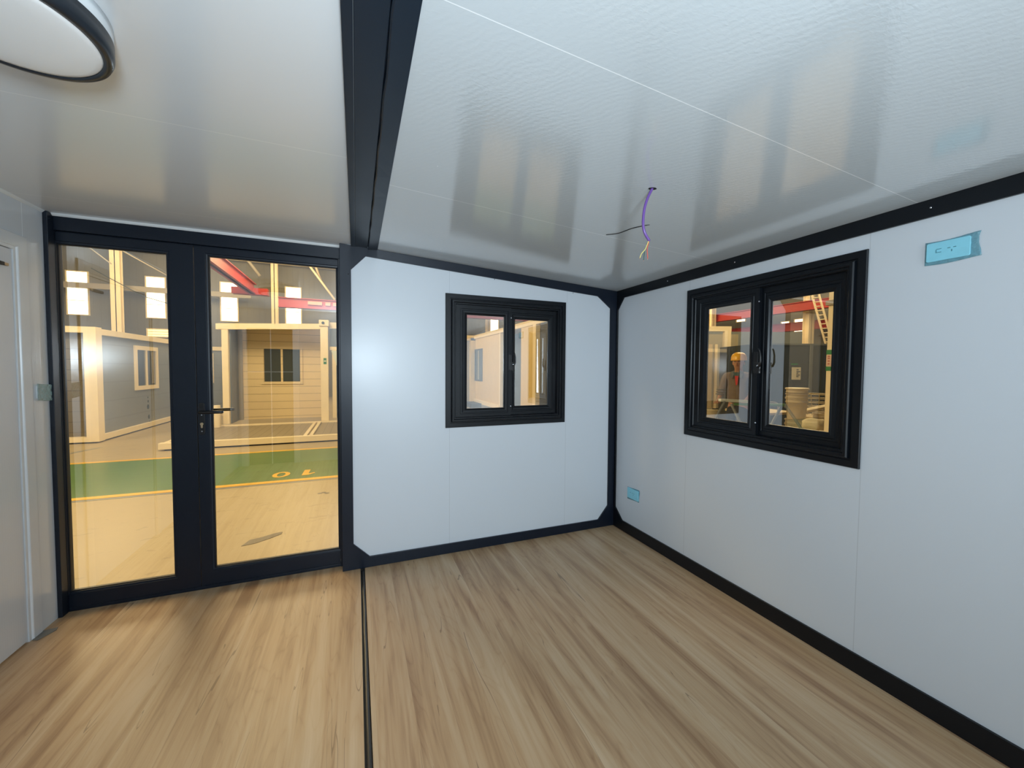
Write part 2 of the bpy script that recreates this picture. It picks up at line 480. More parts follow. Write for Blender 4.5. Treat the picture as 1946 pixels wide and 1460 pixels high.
for A, B in zip(R, R[1:]):
    for k in range(4): b.bm.faces.new((A[k], A[k+1], B[k+1], B[k]))
    b.bm.faces.new((A[4], A[0], B[0], B[4]))
b.bm.faces.new(R[0]); b.bm.faces.new(R[-1][::-1])
structure('trim_2', b, 'seam_strip', 'dark sealing strip lying in the floor gap')

# walls ------------------------------------------------------------
def panel_with_hole(mb, u0, u1, v0, v1, hole, fn, w0, w1):
    """rectangular slab in (u,v) with a rectangular hole, thickness w0..w1, fn maps (u,v,w)->xyz"""
    hu0, hu1, hv0, hv1 = hole
    for (a, b_, c, d) in ((u0, hu0, v0, v1), (hu1, u1, v0, v1), (hu0, hu1, v0, hv0), (hu0, hu1, hv1, v1)):
        p0, p1 = fn(a, c, w0), fn(b_, d, w1)
        mb.box(p0, p1)
fb = lambda u, v, w: (u, 0.012 - w, v)            # back wall: w points into the room
fr_ = lambda u, v, w: (XR + 0.012 - w, -u, v)     # right wall: u grows towards the camera
WB = (0.652, 1.606, 0.994, 1.93)
b = MB(); panel_with_hole(b, XP + 0.005, XR + 0.03, 0.0, 2.24, WB, fb, -0.07, 0)
structure('wall_back', b, 'wall_back', 'pale blue-grey wall panel with the smaller-looking window beside the glazed door')
WR = (0.815, 1.785, 0.994, 1.92)
b = MB(); panel_with_hole(b, -0.05, 5.85, 0.0, 2.12, WR, fr_, -0.07, 0)
structure('wall_right', b, 'wall_right', 'pale grey wall panel on the right with window and high blue-filmed socket')
b = MB()
b.box((XL - 0.06, YR, 0), (XL, -0.97, 2.24)); b.box((XL - 0.06, -0.165, 0), (XL, YD + 0.03, 2.24)); b.box((XL - 0.06, -0.97, 1.985), (XL, -0.165, 2.24))
structure('wall_left', b, 'wall_left', 'glossy off-white partition on the left')
b = MB()
for (x0, x1, z0, z1) in ((XL - 0.06, 0.0, 0, 2.3), (1.6, XR + 0.08, 0, 2.3), (0.0, 1.6, 2.20, 2.3)):
    b.box((x0, YR - 0.07, z0), (x1, YR, z1))
structure('wall_rear', b, 'wall_back', 'rear wall behind the viewpoint with an assumed open doorway')  # rear opening is unseen, added to let the rear area light in
b = MB()
for (x0, x1, z0, z1) in ((XL, -1.43, 0, 2.24), (-0.86, -0.09, 0, 2.24), (-1.43, -0.86, 1.96, 2.24)):
    b.box((x0, -3.46, z0), (x1, -3.40, z1))
structure('wall_partition', b, 'wall_right', 'partition across the middle section behind the viewpoint, seen only in the glass')
d3 = empty('door_3', (-1.145, -3.43, 0), kind='structure', label='dark glazed inner door behind the viewpoint, seen only as a reflection')
b = MB()
for (x0, x1, z0, z1) in ((-1.51, -1.43, 0, 2.04), (-0.86, -0.78, 0, 2.04), (-1.43, -0.86, 1.96, 2.04)): b.box((x0, -3.40, z0), (x1, -3.385, z1))
b.build('casing', 'cove_white', d3)
b = MB(); b.box((-1.43, -3.45, 0), (-0.86, -3.44, 1.96)); b.build('door_glass', 'dark_interior', d3)
b = MB(); b.box((-1.15, -3.44, 0), (-1.138, -3.43, 1.96)); b.box((-1.43, -3.44, 1.335), (-0.86, -3.43, 1.347)); b.build('glazing_bar', 'cove_white', d3)
# ceilings
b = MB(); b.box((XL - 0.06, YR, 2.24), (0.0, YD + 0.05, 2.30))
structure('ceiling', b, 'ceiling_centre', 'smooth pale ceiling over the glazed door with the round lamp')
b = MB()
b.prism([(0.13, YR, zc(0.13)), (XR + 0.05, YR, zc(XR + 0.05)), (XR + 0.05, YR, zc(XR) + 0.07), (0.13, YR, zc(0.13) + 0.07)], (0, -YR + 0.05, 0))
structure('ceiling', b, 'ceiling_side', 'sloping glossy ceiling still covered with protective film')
# steel beam between the two ceilings: three flat strips with a folded joint
b = MB()
b.box((-0.027, YR, 2.226), (-0.001, 0.03, 2.30))
b.box((0.0005, YR, 2.229), (0.079, 0.03, 2.30)); b.box((-0.030, YR, 2.245), (0.20, 0.05, 2.32))  # wide upper box is added to block light leaking through the joints
ys = [YR] + [-2.6 + i * 0.1 for i in range(27)] + [0.03]
Lp = []
for i, y in enumerate(ys):
    dx = 0.0022 * math.sin(i * 2.1) if 4 < i < 24 else 0
    dz = 0.004 * math.exp(-((y + 1.05) / 0.12) ** 2)
    Lp.append([(0.0815 + dx, y, 2.2335 + dz), (0.0815 + dx, y, 2.219 - dz), (0.086 + dx, y, 2.216 - dz), (0.143, y, 2.2205), (0.143, y, 2.26), (0.0815, y, 2.26)])
R = [[b.bm.verts.new(p) for p in l] for l in Lp]
for A, B in zip(R, R[1:]):
    for k in range(6): b.bm.faces.new((A[k], A[(k+1) % 6], B[(k+1) % 6], B[k]))
b.bm.faces.new(R[0][::-1]); b.bm.faces.new(R[-1])
structure('trim_3', b, 'beam_steel', 'dark blue-black steel ceiling beam with two long grooves', bevel=0.0012)

# steel frame round the back wall panel (one plate with chamfered corners)
def frame_plate(mb, outer, inner, fn, w0, w1):
    n = len(outer)
    F0 = [mb.bm.verts.new(fn(u, v, w1)) for u, v in outer]; F1 = [mb.bm.verts.new(fn(u, v, w1)) for u, v in inner]
    B0 = [mb.bm.verts.new(fn(u, v, w0)) for u, v in outer]; B1 = [mb.bm.verts.new(fn(u, v, w0)) for u, v in inner]
    for k in range(n):
        j = (k + 1) % n
        mb.bm.faces.new((F0[k], F0[j], F1[j], F1[k])); mb.bm.faces.new((B0[j], B0[k], B1[k], B1[j]))
        mb.bm.faces.new((F0[j], F0[k], B0[k], B0[j])); mb.bm.faces.new((F1[k], F1[j], B1[j], B1[k]))
def ztop(x): return 2.2395 - 0.0613 * (x - XP)
outer = [(XP, 0.0), (0.079, 0.0), (1.987, 0.0), (XR, 0.0), (XR, ztop(XR)), (1.951, ztop(1.951)), (0.066, ztop(0.066)), (XP, ztop(XP))]
inner = [(-0.027, 0.18), (0.079, 0.076), (1.987, 0.071), (2.086, 0.187), (2.082, 1.945), (1.951, 2.042), (0.066, 2.171), (-0.028, 2.072)]
b = MB(); frame_plate(b, outer, inner, fb, -0.06, 0.012)
structure('trim_4', b, 'steel_frame', 'black steel frame with chamfered corners round the back wall panel', bevel=0.0015)
outer = [(0.0, 0.0), (0.118, 0.0), (5.6, 0.0), (5.84, 0.0), (5.84, 2.104), (5.6, 2.104), (0.085, 2.104), (0.0, 2.104)]
inner = [(0.020, 0.178), (0.118, 0.088), (5.6, 0.088), (5.72, 0.178), (5.72, 1.933), (5.6, 2.029), (0.092, 2.029), (0.012, 1.933)]
b = MB(); frame_plate(b, outer, inner, fr_, -0.06, 0.012)
structure('trim_5', b, 'aluminium_black', 'black steel frame with chamfered corners round the right wall panel', bevel=0.0015)
# rivets on the frames
b = MB()
for (u, v) in ((-0.045, 2.04), (-0.045, 0.21), (1.0, 2.10), (0.20, 0.04), (1.7, 2.05)):
    b.lathe([(0.0035, 0), (0.003, 0.0012), (0, 0.0018)], seg=10)
    for vv in list(b.bm.verts)[-21:]: vv.co = Vector((u + vv.co.x, -vv.co.z, v + vv.co.y))
structure('trim_6', b, 'gasket', 'small rivets in the back steel frame')
b = MB()
for (u, v) in ((1.15, 2.066), (2.02, 2.066), (0.6, 2.066)):
    n0 = len(b.bm.verts)
    b.lathe([(0.0035, 0), (0.003, 0.0012), (0, 0.0018)], seg=10)
    b.bm.verts.ensure_lookup_table()
    for vv in b.bm.verts[n0:]: vv.co = Vector((XR - vv.co.z, -u + vv.co.x, v + vv.co.y))
structure('trim_7', b, 'chrome', 'small screws in the right steel frame')
# white cove along the left ceiling
b = MB()
prof = [(0, 0), (0.013, 0), (0.011, -0.004), (0.004, -0.011), (0, -0.013)]
for pts, d in (([(XL + a, YR, 2.24 + c) for a, c in prof], (0, YD - YR, 0)), ([(XL, YD - 0.012 - a, 2.24 + c) for a, c in prof], (XP - XL, 0, 0))):
    b.prism(pts, d)
structure('trim_8', b, 'cove_white', 'thin white cove strip under the left ceiling')

# ------------------------------------------------------------------ glazed double door
def rect_loops(prof, u0, u1, v0, v1, fn):
    return [[fn(u0 + i, v0 + i, w), fn(u1 - i, v0 + i, w), fn(u1 - i, v1 - i, w), fn(u0 + i, v1 - i, w)] for i, w in prof]
door = empty('door_1', (-0.83, YD, 0), kind='structure', label='black aluminium double door with two tall glass panes')
fd = lambda u, v, w: (u, YD - w, v)
b = MB()
b.box((XL + 0.001, 0.032, 0.0), (-1.535, 0.14, 2.2395))           # left jamb
b.box((-0.112, YD - 0.006, 0), (XP + 0.02, 0.14, 2.2395))
b.box((-1.535, YD - 0.010, 2.153), (-0.10, 0.14, 2.2395))
b.box((-1.535, YD + 0.012, 2.146), (-0.10, 0.14, 2.153))
b.box((-1.535, YD, 0.0), (-0.10, 0.14, 0.020))
b.build('frame', 'door_black', door, bevel=0.002)
def door_leaf(u0, u1, v0, v1, g, name):
    gu0, gu1, gv0, gv1 = g
    b = MB()
    # stiles and rails as rings with a stepped glazing bead
    O = [(u0, v0), (u1, v0), (u1, v1), (u0, v1)]
    def loop(t, w):
        return [fd(a, c, w) for a, c in ((u0 + (gu0 - u0) * t, v0 + (gv0 - v0) * t), (u1 + (gu1 - u1) * t, v0 + (gv0 - v0) * t), (u1 + (gu1 - u1) * t, v1 + (gv1 - v1) * t), (u0 + (gu0 - u0) * t, v1 + (gv1 - v1) * t))]
    def loopi(i, w):
        return [fd(gu0 - i, gv0 - i, w), fd(gu1 + i, gv0 - i, w), fd(gu1 + i, gv1 + i, w), fd(gu0 - i, gv1 + i, w)]
    b.rings([loop(0, -0.045), loop(0, 0.0), loopi(0.014, 0.0), loopi(0.012, -0.004), loopi(0.002, -0.006), loopi(0.0, -0.012), loopi(0.0, -0.045)], closed=True)
    lf = b.build(name, 'door_black', door, bevel=0.0012)
    p = MB(); p.box(fd(gu0 - 0.004, gv0 - 0.004, -0.020), fd(gu1 + 0.004, gv1 + 0.004, -0.026))
    p.build('glass_pane', 'window_glass', lf)
    q = MB()
    q.rings([loopi(0.003, -0.0125), loopi(-0.004, -0.0125), loopi(-0.004, -0.019), loopi(0.003, -0.019)], closed=True)
    q.build('gasket', 'gasket', lf)
    return lf
la = door_leaf(-1.533, -0.919, 0.022, 2.144, (-1.532, -1.050, 0.112, 2.084), 'door_leaf')
lb = door_leaf(-0.915, -0.114, 0.022, 2.144, (-0.845, -0.122, 0.127, 2.093), 'door_leaf')
# lever handle set on the right leaf
h = empty('handle', (-0.888, YD, 1.15)); h.location = (0, 0, 0)
h.parent = lb
b = MB(); 
pl = []
for k in range(16):
    a = math.pi * 2 * k / 16
    pl.append((-0.892 + 0.0155 * math.cos(a), YD - 0.0005, (1.172 if math.sin(a) > 0 else 0.995) + 0.012 * math.sin(a)))
b.prism(pl, (0, -0.009, 0)); plate = b.build('handle', 'handle_black', lb, bevel=0.001, label='matt black lever handle plate')
bpy.data.objects.remove(h)
b = MB()
b.tube([(-0.892, YD - 0.008, 1.128), (-0.892, YD - 0.05, 1.128)], 0.0095, 14)
b.tube([(-0.892, YD - 0.046, 1.128), (-0.885, YD - 0.054, 1.128), (-0.860, YD - 0.056, 1.128), (-0.775, YD - 0.056, 1.128), (-0.768, YD - 0.056, 1.128)], [0.0085, 0.0095, 0.0100, 0.0105, 0.007], 14)
b.build('lever', 'handle_black', plate)
b = MB()
b.tube([(-0.892, YD + 0.045, 1.128), (-0.892, YD + 0.10, 1.128)], 0.0095, 14)
b.tube([(-0.892, YD + 0.098, 1.128), (-0.885, YD + 0.104, 1.128), (-0.860, YD + 0.106, 1.128), (-0.757, YD + 0.106, 1.128), (-0.750, YD + 0.106, 1.128)], [0.0085, 0.0095, 0.0100, 0.0105, 0.007], 14)
b.build('outer_lever', 'handle_black', plate)
b = MB()
ky = YD - 0.0095
pts = [(-0.892 + 0.0085 * math.cos(a), ky, 1.052 + 0.0085 * math.sin(a)) for a in [math.radians(x) for x in range(-55, 236, 24)]]
pts += [(-0.8965, ky, 1.030), (-0.892, ky, 1.026), (-0.8875, ky, 1.030)]
b.prism(pts, (0, -0.004, 0)); b.build('key_cylinder', 'brass', plate, label='brass key cylinder')
for z in (1.108, 1.006):
    b = MB(); b.tube([(-0.892, ky, z), (-0.892, ky - 0.0015, z)], 0.0035, 10); b.build('screw', 'chrome', plate)

# ------------------------------------------------------------------ sliding windows
def sliding_window(name, fn, mat_label, org, lock_u, width):
    """fn maps (u,v,w): u from the left edge in the room view, v height above the flange bottom, w out of the wall"""
    root = empty(name, org, kind='structure', label=mat_label)
    H, Wd = 1.006, width
    prof = [(0.034, -0.07), (0.034, 0.0), (0, 0.0), (0, 0.009), (0.003, 0.012), (0.034, 0.012), (0.036, 0.006), (0.041, 0.006), (0.044, 0.020), (0.049, 0.025), (0.060, 0.025), (0.064, 0.021), (0.065, 0.012), (0.074, 0.012), (0.078, 0.006), (0.080, -0.07)]
    b = MB(); b.rings(rect_loops(prof, 0, Wd, 0, H, fn), closed=True)
    b.build('window_frame', 'aluminium_black', root)
    def sash(u0, u1, g, w, nm):
        gu0, gu1, gv0, gv1 = g
        b = MB()
        v0, v1 = 0.074, H - 0.074
        def lerp(t, ww): return [fn(u0 + (gu0 - u0) * t, v0 + (gv0 - v0) * t, ww), fn(u1 + (gu1 - u1) * t, v0 + (gv0 - v0) * t, ww), fn(u1 + (gu1 - u1) * t, v1 + (gv1 - v1) * t, ww), fn(u0 + (gu0 - u0) * t, v1 + (gv1 - v1) * t, ww)]
        b.rings([lerp(0, w - 0.022), lerp(0, w), lerp(0.40, w), lerp(0.43, w - 0.003), lerp(0.58, w - 0.003), lerp(0.62, w), lerp(0.80, w - 0.001), lerp(0.94, w - 0.008), lerp(1, w - 0.009), lerp(1, w - 0.022)], closed=True)
        s = b.build(nm, 'aluminium_black', root)
        p = MB(); p.box(fn(gu0 - 0.003, gv0 - 0.003, w - 0.013), fn(gu1 + 0.003, gv1 + 0.003, w - 0.018))
        p.build('glass_pane', 'window_glass', s)
        return s
    s1 = sash(0.076, 0.525, (0.166, 0.466, 0.140, 0.856), 0.006, 'sash')
    s2 = sash(0.515, Wd - 0.072, (0.572, Wd - 0.150, 0.147, 0.846), -0.020, 'sash')
    # crescent latch on the meeting stile
    b = MB(); b.box(fn(0.505, 0.44, 0.006), fn(0.530, 0.56, 0.014)); b.box(fn(0.515, 0.435, 0.008), fn(0.545, 0.500, 0.020))
    lk = b.build('latch', 'handle_black', s1, bevel=0.001)
    b = MB()
    c0 = [(0.532, 0.474, 0.020), (0.548, 0.480, 0.024), (0.555, 0.500, 0.026), (0.555, 0.540, 0.026), (0.549, 0.568, 0.026), (0.543, 0.580, 0.026)]
    b.tube([fn(*p) for p in c0], [0.006, 0.0065, 0.006, 0.005, 0.0045, 0.004], 10)
    b.build('lever', 'handle_black', lk)
    b = MB(); b.tube([fn(0.538, 0.48, 0.014), fn(0.538, 0.48, 0.026)], 0.0055, 10); b.build('pivot_screw', 'chrome', lk)
    for v in (0.15, 0.85):
        b = MB(); b.tube([fn(0.524, v, 0.005), fn(0.524, v, 0.009)], 0.004, 8); b.build('screw', 'chrome', s1)
    return root
sliding_window('window_1', lambda u, v, w: (0.618 + u, 0.012 - w, 0.960 + v), 'black framed two-pane sliding window in the back wall', (1.13, 0.012, 0.96), 0, 1.018)
sliding_window('window_2', lambda u, v, w: (XR + 0.012 - w, -(0.787 + u), 0.954 + v), 'black framed two-pane sliding window in the right wall', (XR, -1.30, 0.954), 0, 1.030)

# ------------------------------------------------------------------ inner door in the left partition
d2 = empty('door_2', (XL, -0.57, 0), kind='structure', label='pale ribbed door leaf in a white casing at the left edge')
b = MB()
fl_ = lambda u, v, w: (XL + w, u, v)
cp = [(0, -0.04), (0, 0.006), (0.003, 0.008), (0.058, 0.008), (0.061, 0.006), (0.064, 0.001), (0.078, 0.001), (0.078, -0.04)]
def casing(prof):
    L = []
    for i, w in prof:
        L.append([fl_(-0.090 - i, 0.0, w), fl_(-0.090 - i, 2.055 - i, w), fl_(-1.05 + i, 2.055 - i, w), fl_(-1.05 + i, 0.0, w)])
    R = [[b.bm.verts.new(p) for p in l] for l in L]; R.append(R[0])
    for A, B in zip(R, R[1:]):
        for k in range(3): b.bm.faces.new((A[k], A[k+1], B[k+1], B[k]))
    b.bm.faces.new([r[0] for r in R[:-1]]); b.bm.faces.new([r[3] for r in R[:-1]][::-1])
casing(cp); b.build('casing', 'casing_white', d2)
b = MB(); b.box((XL - 0.035, -0.97, 0.008), (XL - 0.004, -0.171, 1.974)); lf2 = b.build('door_leaf', 'door_leaf', d2, bevel=0.001)
b = MB(); b.box((XL - 0.004, -0.34, 1.884), (XL + 0.008, -0.232, 1.900)); br = b.build('door_bracket', 'gasket', lf2, bevel=0.001, label='small dark metal bracket near the top of the leaf')
b = MB(); b.box((XL - 0.004, -0.232, 1.885), (XL + 0.007, -0.207, 1.899)); b.build('bracket_tip', 'bronze', br, bevel=0.001)
# sealant smear on the floor at the casing foot
b = MB()
pts = [(XL + 0.005, -0.16), (XL + 0.03, -0.17), (XL + 0.05, -0.13), (XL + 0.065, -0.10), (XL + 0.058, -0.075), (XL + 0.03, -0.08), (XL + 0.004, -0.085)]
b.prism([(x, y, 0.0005) for x, y in pts], (0, 0, 0.004))
b.build('sealant_smear', 'grey_sealant', bevel=0.001, label='grey sealant smear on the oak floor at the foot of the left door casing', cat='sealant')

# ------------------------------------------------------------------ ceiling lamp
LC = (-0.735, -1.623)
lamp = empty('ceiling_lamp', (LC[0], LC[1], 2.24), label='round flush ceiling lamp with white diffuser and black rim, switched off', cat='lamp')
b = MB(); b.lathe([(0.150, 2.2398), (0.190, 2.2398), (0.190, 2.205), (0.186, 2.205)], (*LC, 0), 96); b.lathe([(0.150, 2.2398), (0.186, 2.205)], (*LC, 0), 96)
b.build('mounting_base', 'casing_white', lamp)
b = MB(); b.lathe([(0.181, 2.2050), (0.1905, 2.2050), (0.1905, 2.172), (0.186, 2.162), (0.178, 2.160), (0.1695, 2.1610), (0.1695, 2.166), (0.181, 2.172), (0.181, 2.2050)], (*LC, 0), 128)
b.build('rim', 'lamp_rim', lamp)
b = MB(); b.lathe([(0.1695, 2.1640), (0.166, 2.1608), (0.155, 2.1585), (0.12, 2.156), (0.06, 2.1545), (0, 2.154)], (*LC, 0), 96)
b.lathe([(0.1695, 2.164), (0.1695, 2.20), (0, 2.20)], (*LC, 0), 96)
b.build('diffuser', 'lamp_diffuser', lamp)

# ------------------------------------------------------------------ hanging cable
cb = empty('electric_cable', (1.148, -1.554, 2.162), label='purple electric cable hanging from a black hole in the filmed ceiling', cat='cable')
def smooth_path(P, n=6):
    P = [Vector(p) for p in P]; out = []
    for i in range(len(P) - 1):
        p0 = P[max(i-1, 0)]; p1 = P[i]; p2 = P[i+1]; p3 = P[min(i+2, len(P)-1)]
        for k in range(n):
            t = k / n
            out.append(0.5 * ((2*p1) + (p2-p0)*t + (2*p0-5*p1+4*p2-p3)*t*t + (-p0+3*p1-3*p2+p3)*t**3))
    out.append(P[-1]); return out
cy = -1.554
b = MB(); b.tube(smooth_path([(1.155, cy, 2.175), (1.146, cy, 2.155), (1.125, cy, 2.115), (1.110, cy, 2.066), (1.106, cy, 2.011), (1.115, cy, 1.976), (1.140, cy, 1.945)]), 0.0056, 14)
b.build('cable_sheath', 'cable_purple', cb)
for nm, mt, P in (('wire', 'wire_red', [(1.139, cy, 1.949), (1.134, cy, 1.928), (1.127, cy - 0.003, 1.908), (1.129, cy - 0.003, 1.890), (1.131, cy - 0.003, 1.870)]),
                  ('wire', 'wire_yellow', [(1.137, cy, 1.949), (1.129, cy, 1.927), (1.117, cy, 1.905), (1.101, cy, 1.888), (1.093, cy, 1.870)]),
                  ('wire', 'wire_green', [(1.136, cy, 1.948), (1.130, cy + 0.003, 1.926), (1.119, cy + 0.003, 1.906), (1.117, cy + 0.003, 1.884), (1.115, cy + 0.003, 1.864)])):
    b = MB(); b.tube(smooth_path(P, 4), 0.0017, 8); w = b.build(nm, mt, cb, label={'wire_red': 'red wire', 'wire_yellow': 'yellow wire', 'wire_green': 'dark green wire'}[mt])
    b = MB(); e = Vector(P[-1]); b.tube([e, e + Vector((-0.001, 0, -0.005))], 0.0009, 6); b.build('bare_tip', 'copper', w)
b = MB()
sl = Vector((1, 0, -0.0625)).normalized(); 
pts = []
for k in range(24):
    a = 2 * math.pi * k / 24
    rx = 0.017 * math.cos(a); ry = 0.0095 * math.sin(a) * (1 - 0.25 * math.cos(a) ** 4)
    x = 1.151 + rx * 0.92 + ry * 0.39; y = cy + ry * 0.92 - rx * 0.39
    pts.append((x, y, zc(x) - 0.0016))
b.prism(pts, (0, 0, 0.003)); b.build('cable_hole_grommet', 'gasket', cb)
# thin dark mark on the ceiling film
b = MB()
P = smooth_path([(1.289, -1.038, 0), (1.331, -1.091, 0), (1.348, -1.178, 0), (1.375, -1.235, 0), (1.394, -1.263, 0)], 5)
P = [Vector((p.x, p.y, zc(p.x) - 0.0012)) for p in P]; n = len(P)
b.tube(P, [0.0004 + 0.0022 * math.sin(math.pi * (0.15 + 0.85 * i / n)) ** 0.7 for i in range(n)], 8)
b.build('ceiling_mark', 'gasket', label='thin black curved mark on the ceiling film just beyond the hanging cable', cat='cable tie')

# ------------------------------------------------------------------ sockets under blue film
def rounded(u0, u1, v0, v1, r=0.006, n=4):
    pts = []
    for cu, cv, a0 in ((u1 - r, v1 - r, 0), (u0 + r, v1 - r, 90), (u0 + r, v0 + r, 180), (u1 - r, v0 + r, 270)):
        for k in range(n + 1):
            a = math.radians(a0 + 90 * k / n); pts.append((cu + r * math.cos(a), cv + r * math.sin(a)))
    return pts
def film_sheet(fn, u0, u1, v0, v1, w, amp, nm, mat, par, seed, nu=26, nv=14):
    rnd = random.Random(seed); ph = [rnd.uniform(0, 6) for _ in range(6)]
    b = MB(); G = []
    for j in range(nv + 1):
        row = []
        for i in range(nu + 1):
            s, t = i / nu, j / nv
            u = u0 + (u1 - u0) * s + 0.004 * math.sin(5 * t + ph[0]) * s; v = v0 + (v1 - v0) * t + 0.004 * math.sin(4 * s + ph[1])
            ww = w + amp * (abs(math.sin(17 * s + 9 * t + ph[2])) + 0.6 * abs(math.sin(31 * s - 14 * t + ph[3]))) * (0.3 + s)
            row.append(b.bm.verts.new(fn(u, v, ww)))
        G.append(row)
    for j in range(nv):
        for i in range(nu): b.bm.faces.new((G[j][i], G[j][i+1], G[j+1][i+1], G[j+1][i]))
    o = b.build(nm, mat, par, smooth=True)
    md = o.modifiers.new('thick', 'SOLIDIFY'); md.thickness = 0.0004
    return o
fsr = lambda u, v, w: (XR + 0.012 - w, -u, v)
fsl = lambda u, v, w: (XL + w, u, v)
def socket(name, org, fn, u0, u1, v0, v1, film, label, marks, seed, mat='socket_plate', fm='blue_film', cat='socket'):
    root = empty(name, org, label=label, cat=cat, group='electrical plates under blue film')
    b = MB(); P = rounded(u0, u1, v0, v1)
    A = [b.bm.verts.new(fn(u, v, 0)) for u, v in P]; B = [b.bm.verts.new(fn(u, v, 0.009)) for u, v in P]
    b.bm.faces.new(A[::-1]); b.bm.faces.new(B)
    for k in range(len(P)): b.bm.faces.new((A[k], A[(k+1) % len(P)], B[(k+1) % len(P)], B[k]))
    pl = b.build('plate', mat, root, bevel=0.0015)
    for (a, c, e, f) in marks:
        b = MB(); b.box(fn(a, c, 0.008), fn(e, f, 0.0098)); b.build('slot', 'socket_mark', pl)
    film_sheet(fn, film[0], film[1], film[2], film[3], film[4], film[5], 'protective_film', fm, root, seed)
    return root
def marks_at(cu, cv, k=1.0):
    return [(cu - 0.012*k, cv - 0.002, cu - 0.004*k, cv + 0.0005), (cu + 0.004*k, cv - 0.002, cu + 0.012*k, cv + 0.0005), (cu - 0.0012, cv - 0.016*k, cu + 0.0012, cv - 0.008*k)]
socket('wall_socket', (XR, -2.07, 1.88), fsr, 2.012, 2.134, 1.848, 1.922, (2.006, 2.158, 1.838, 1.930, 0.0012, 0.0018),
       'wide socket plate under crinkled blue film high on the right wall', marks_at(2.085, 1.892) + [(2.042, 1.893, 2.056, 1.895), (2.040, 1.880, 2.056, 1.882), (2.040, 1.882, 2.042, 1.893)], 3)
socket('wall_socket', (XR, -0.25, 0.35), fsr, 0.186, 0.322, 0.316, 0.402, (0.180, 0.330, 0.306, 0.408, 0.0012, 0.0012),
       'small blue-filmed socket plate low on the right wall beside the dark corner', marks_at(0.262, 0.368, 1.2) + [(0.222, 0.366, 0.232, 0.369)], 5)
socket('light_switch', (XL, 0.0, 1.268), fsl, -0.058, 0.062, 1.232, 1.304, (-0.068, 0.072, 1.222, 1.310, 0.010, 0.0025),
       'film-wrapped switch plate on the left partition beside the glazed door', [(-0.03, 1.268, -0.018, 1.274), (0.0, 1.268, 0.012, 1.274)], 9, 'casing_white', 'pale_film', 'switch')

# ================================================================== factory hall outside
FZ = -0.15
b = MB(); b.box((-16, -12, FZ - 0.2), (22, 20.2, FZ)); structure('floor', b, 'hall_concrete', 'dusty concrete floor of the factory hall')
b = MB(); b.box((-16.2, 20.0, FZ), (22.2, 20.25, 6.7)); structure('wall_hall_back', b, 'hall_cladding', 'far grey clad wall of the hall')
b = MB(); b.box((22.0, -12, FZ), (22.25, 20.0, 6.7)); structure('wall_hall_right', b, 'hall_cladding', 'right clad wall of the hall')
b = MB(); b.box((-16.25, -12, FZ), (-16.0, 20.0, 6.7)); structure('wall_hall_left', b, 'hall_cladding', 'left clad wall of the hall')
b = MB(); b.box((-16.2, -12, 6.70), (22.2, 20.2, 6.85)); structure('ceiling', b, 'roof_sheet', 'grey sheet roof of the hall')
for i, y in enumerate([19.4, 17.9, 16.4, 14.9, 13.4, 11.9, 10.4, 8.9]):
    b = MB(); b.box((-16, y, 6.50), (22, y + 0.10, 6.70)); structure('trim_%d' % (10 + i), b, 'purlin', 'roof purlin of the hall')
wn = 3
def hall_window(boxes, mat='hall_window_glow', label='bright daylight window high in the far hall wall'):
    global wn
    root = empty('window_%d' % wn, boxes[0][0], kind='structure', label=label); wn += 1
    for p0, p1 in boxes:
        b = MB(); b.box(p0, p1); b.build('pane', mat, root)
    (x0, y0, z0), (x1, y1, z1) = boxes[0][0], boxes[0][1]
    zs = [p[0][2] for p in boxes] + [p[1][2] for p in boxes]
    b = MB()
    lo, hi = min(zs) - 0.04, max(zs) + 0.04
    if abs(y1 - y0) < 0.2:
        for (xa, xb, za, zb) in ((x0 - 0.05, x0, lo, hi), (x1, x1 + 0.05, lo, hi), (x0, x1, lo, lo + 0.04), (x0, x1, hi - 0.04, hi)):
            b.box((xa, y0 - 0.03, za), (xb, y0 + 0.02, zb))
        k = lo + (hi - lo) / 3
        b.box((x0, y0 - 0.02, k - 0.012), (x1, y0, k + 0.012)); b.box((x0, y0 - 0.02, k + (hi-lo)/3 * 0.9 - 0.012), (x1, y0, k + (hi-lo)/3 * 0.9 + 0.012))
    else:
        for (ya, yb, za, zb) in ((y0 - 0.05, y0, lo, hi), (y1, y1 + 0.05, lo, hi), (y0, y1, lo, lo + 0.04), (y0, y1, hi - 0.04, hi), (y0, y1, (lo+hi)/2 - 0.02, (lo+hi)/2 + 0.02)):
            b.box((x0 - 0.03, ya, za), (x0 + 0.02, yb, zb))
    b.build('window_frame', 'cream_steel', root)
for x in (-11.55, -8.87, -6.05, -3.30, -0.6, 2.1, 4.85, 7.55, 10.3, 13.1):
    hall_window([((x, 19.97, 3.66), (x + 0.66, 20.0, 5.50))])
hall_window([((-8.87, 19.97, 2.80), (-8.12, 20.0, 3.12))], 'hall_window_low', 'low warm window strip above the grey container roof')
hall_window([((21.97, 13.85, 3.20), (22.0, 14.35, 3.80))], label='small window in the right hall wall')
hall_window([((21.97, 13.85, 4.42), (22.0, 14.40, 4.70))], label='small upper window in the right hall wall')
hall_window([((21.97, 11.25, 3.79), (22.0, 11.65, 4.10))], label='small window in the right hall wall')
hall_window([((21.97, 11.25, 3.22), (22.0, 11.65, 3.46))], label='small low window in the right hall wall')
hall_window([((21.97, 10.45, 3.52), (22.0, 10.95, 4.16))], label='larger window left of a cream column in the right hall wall')
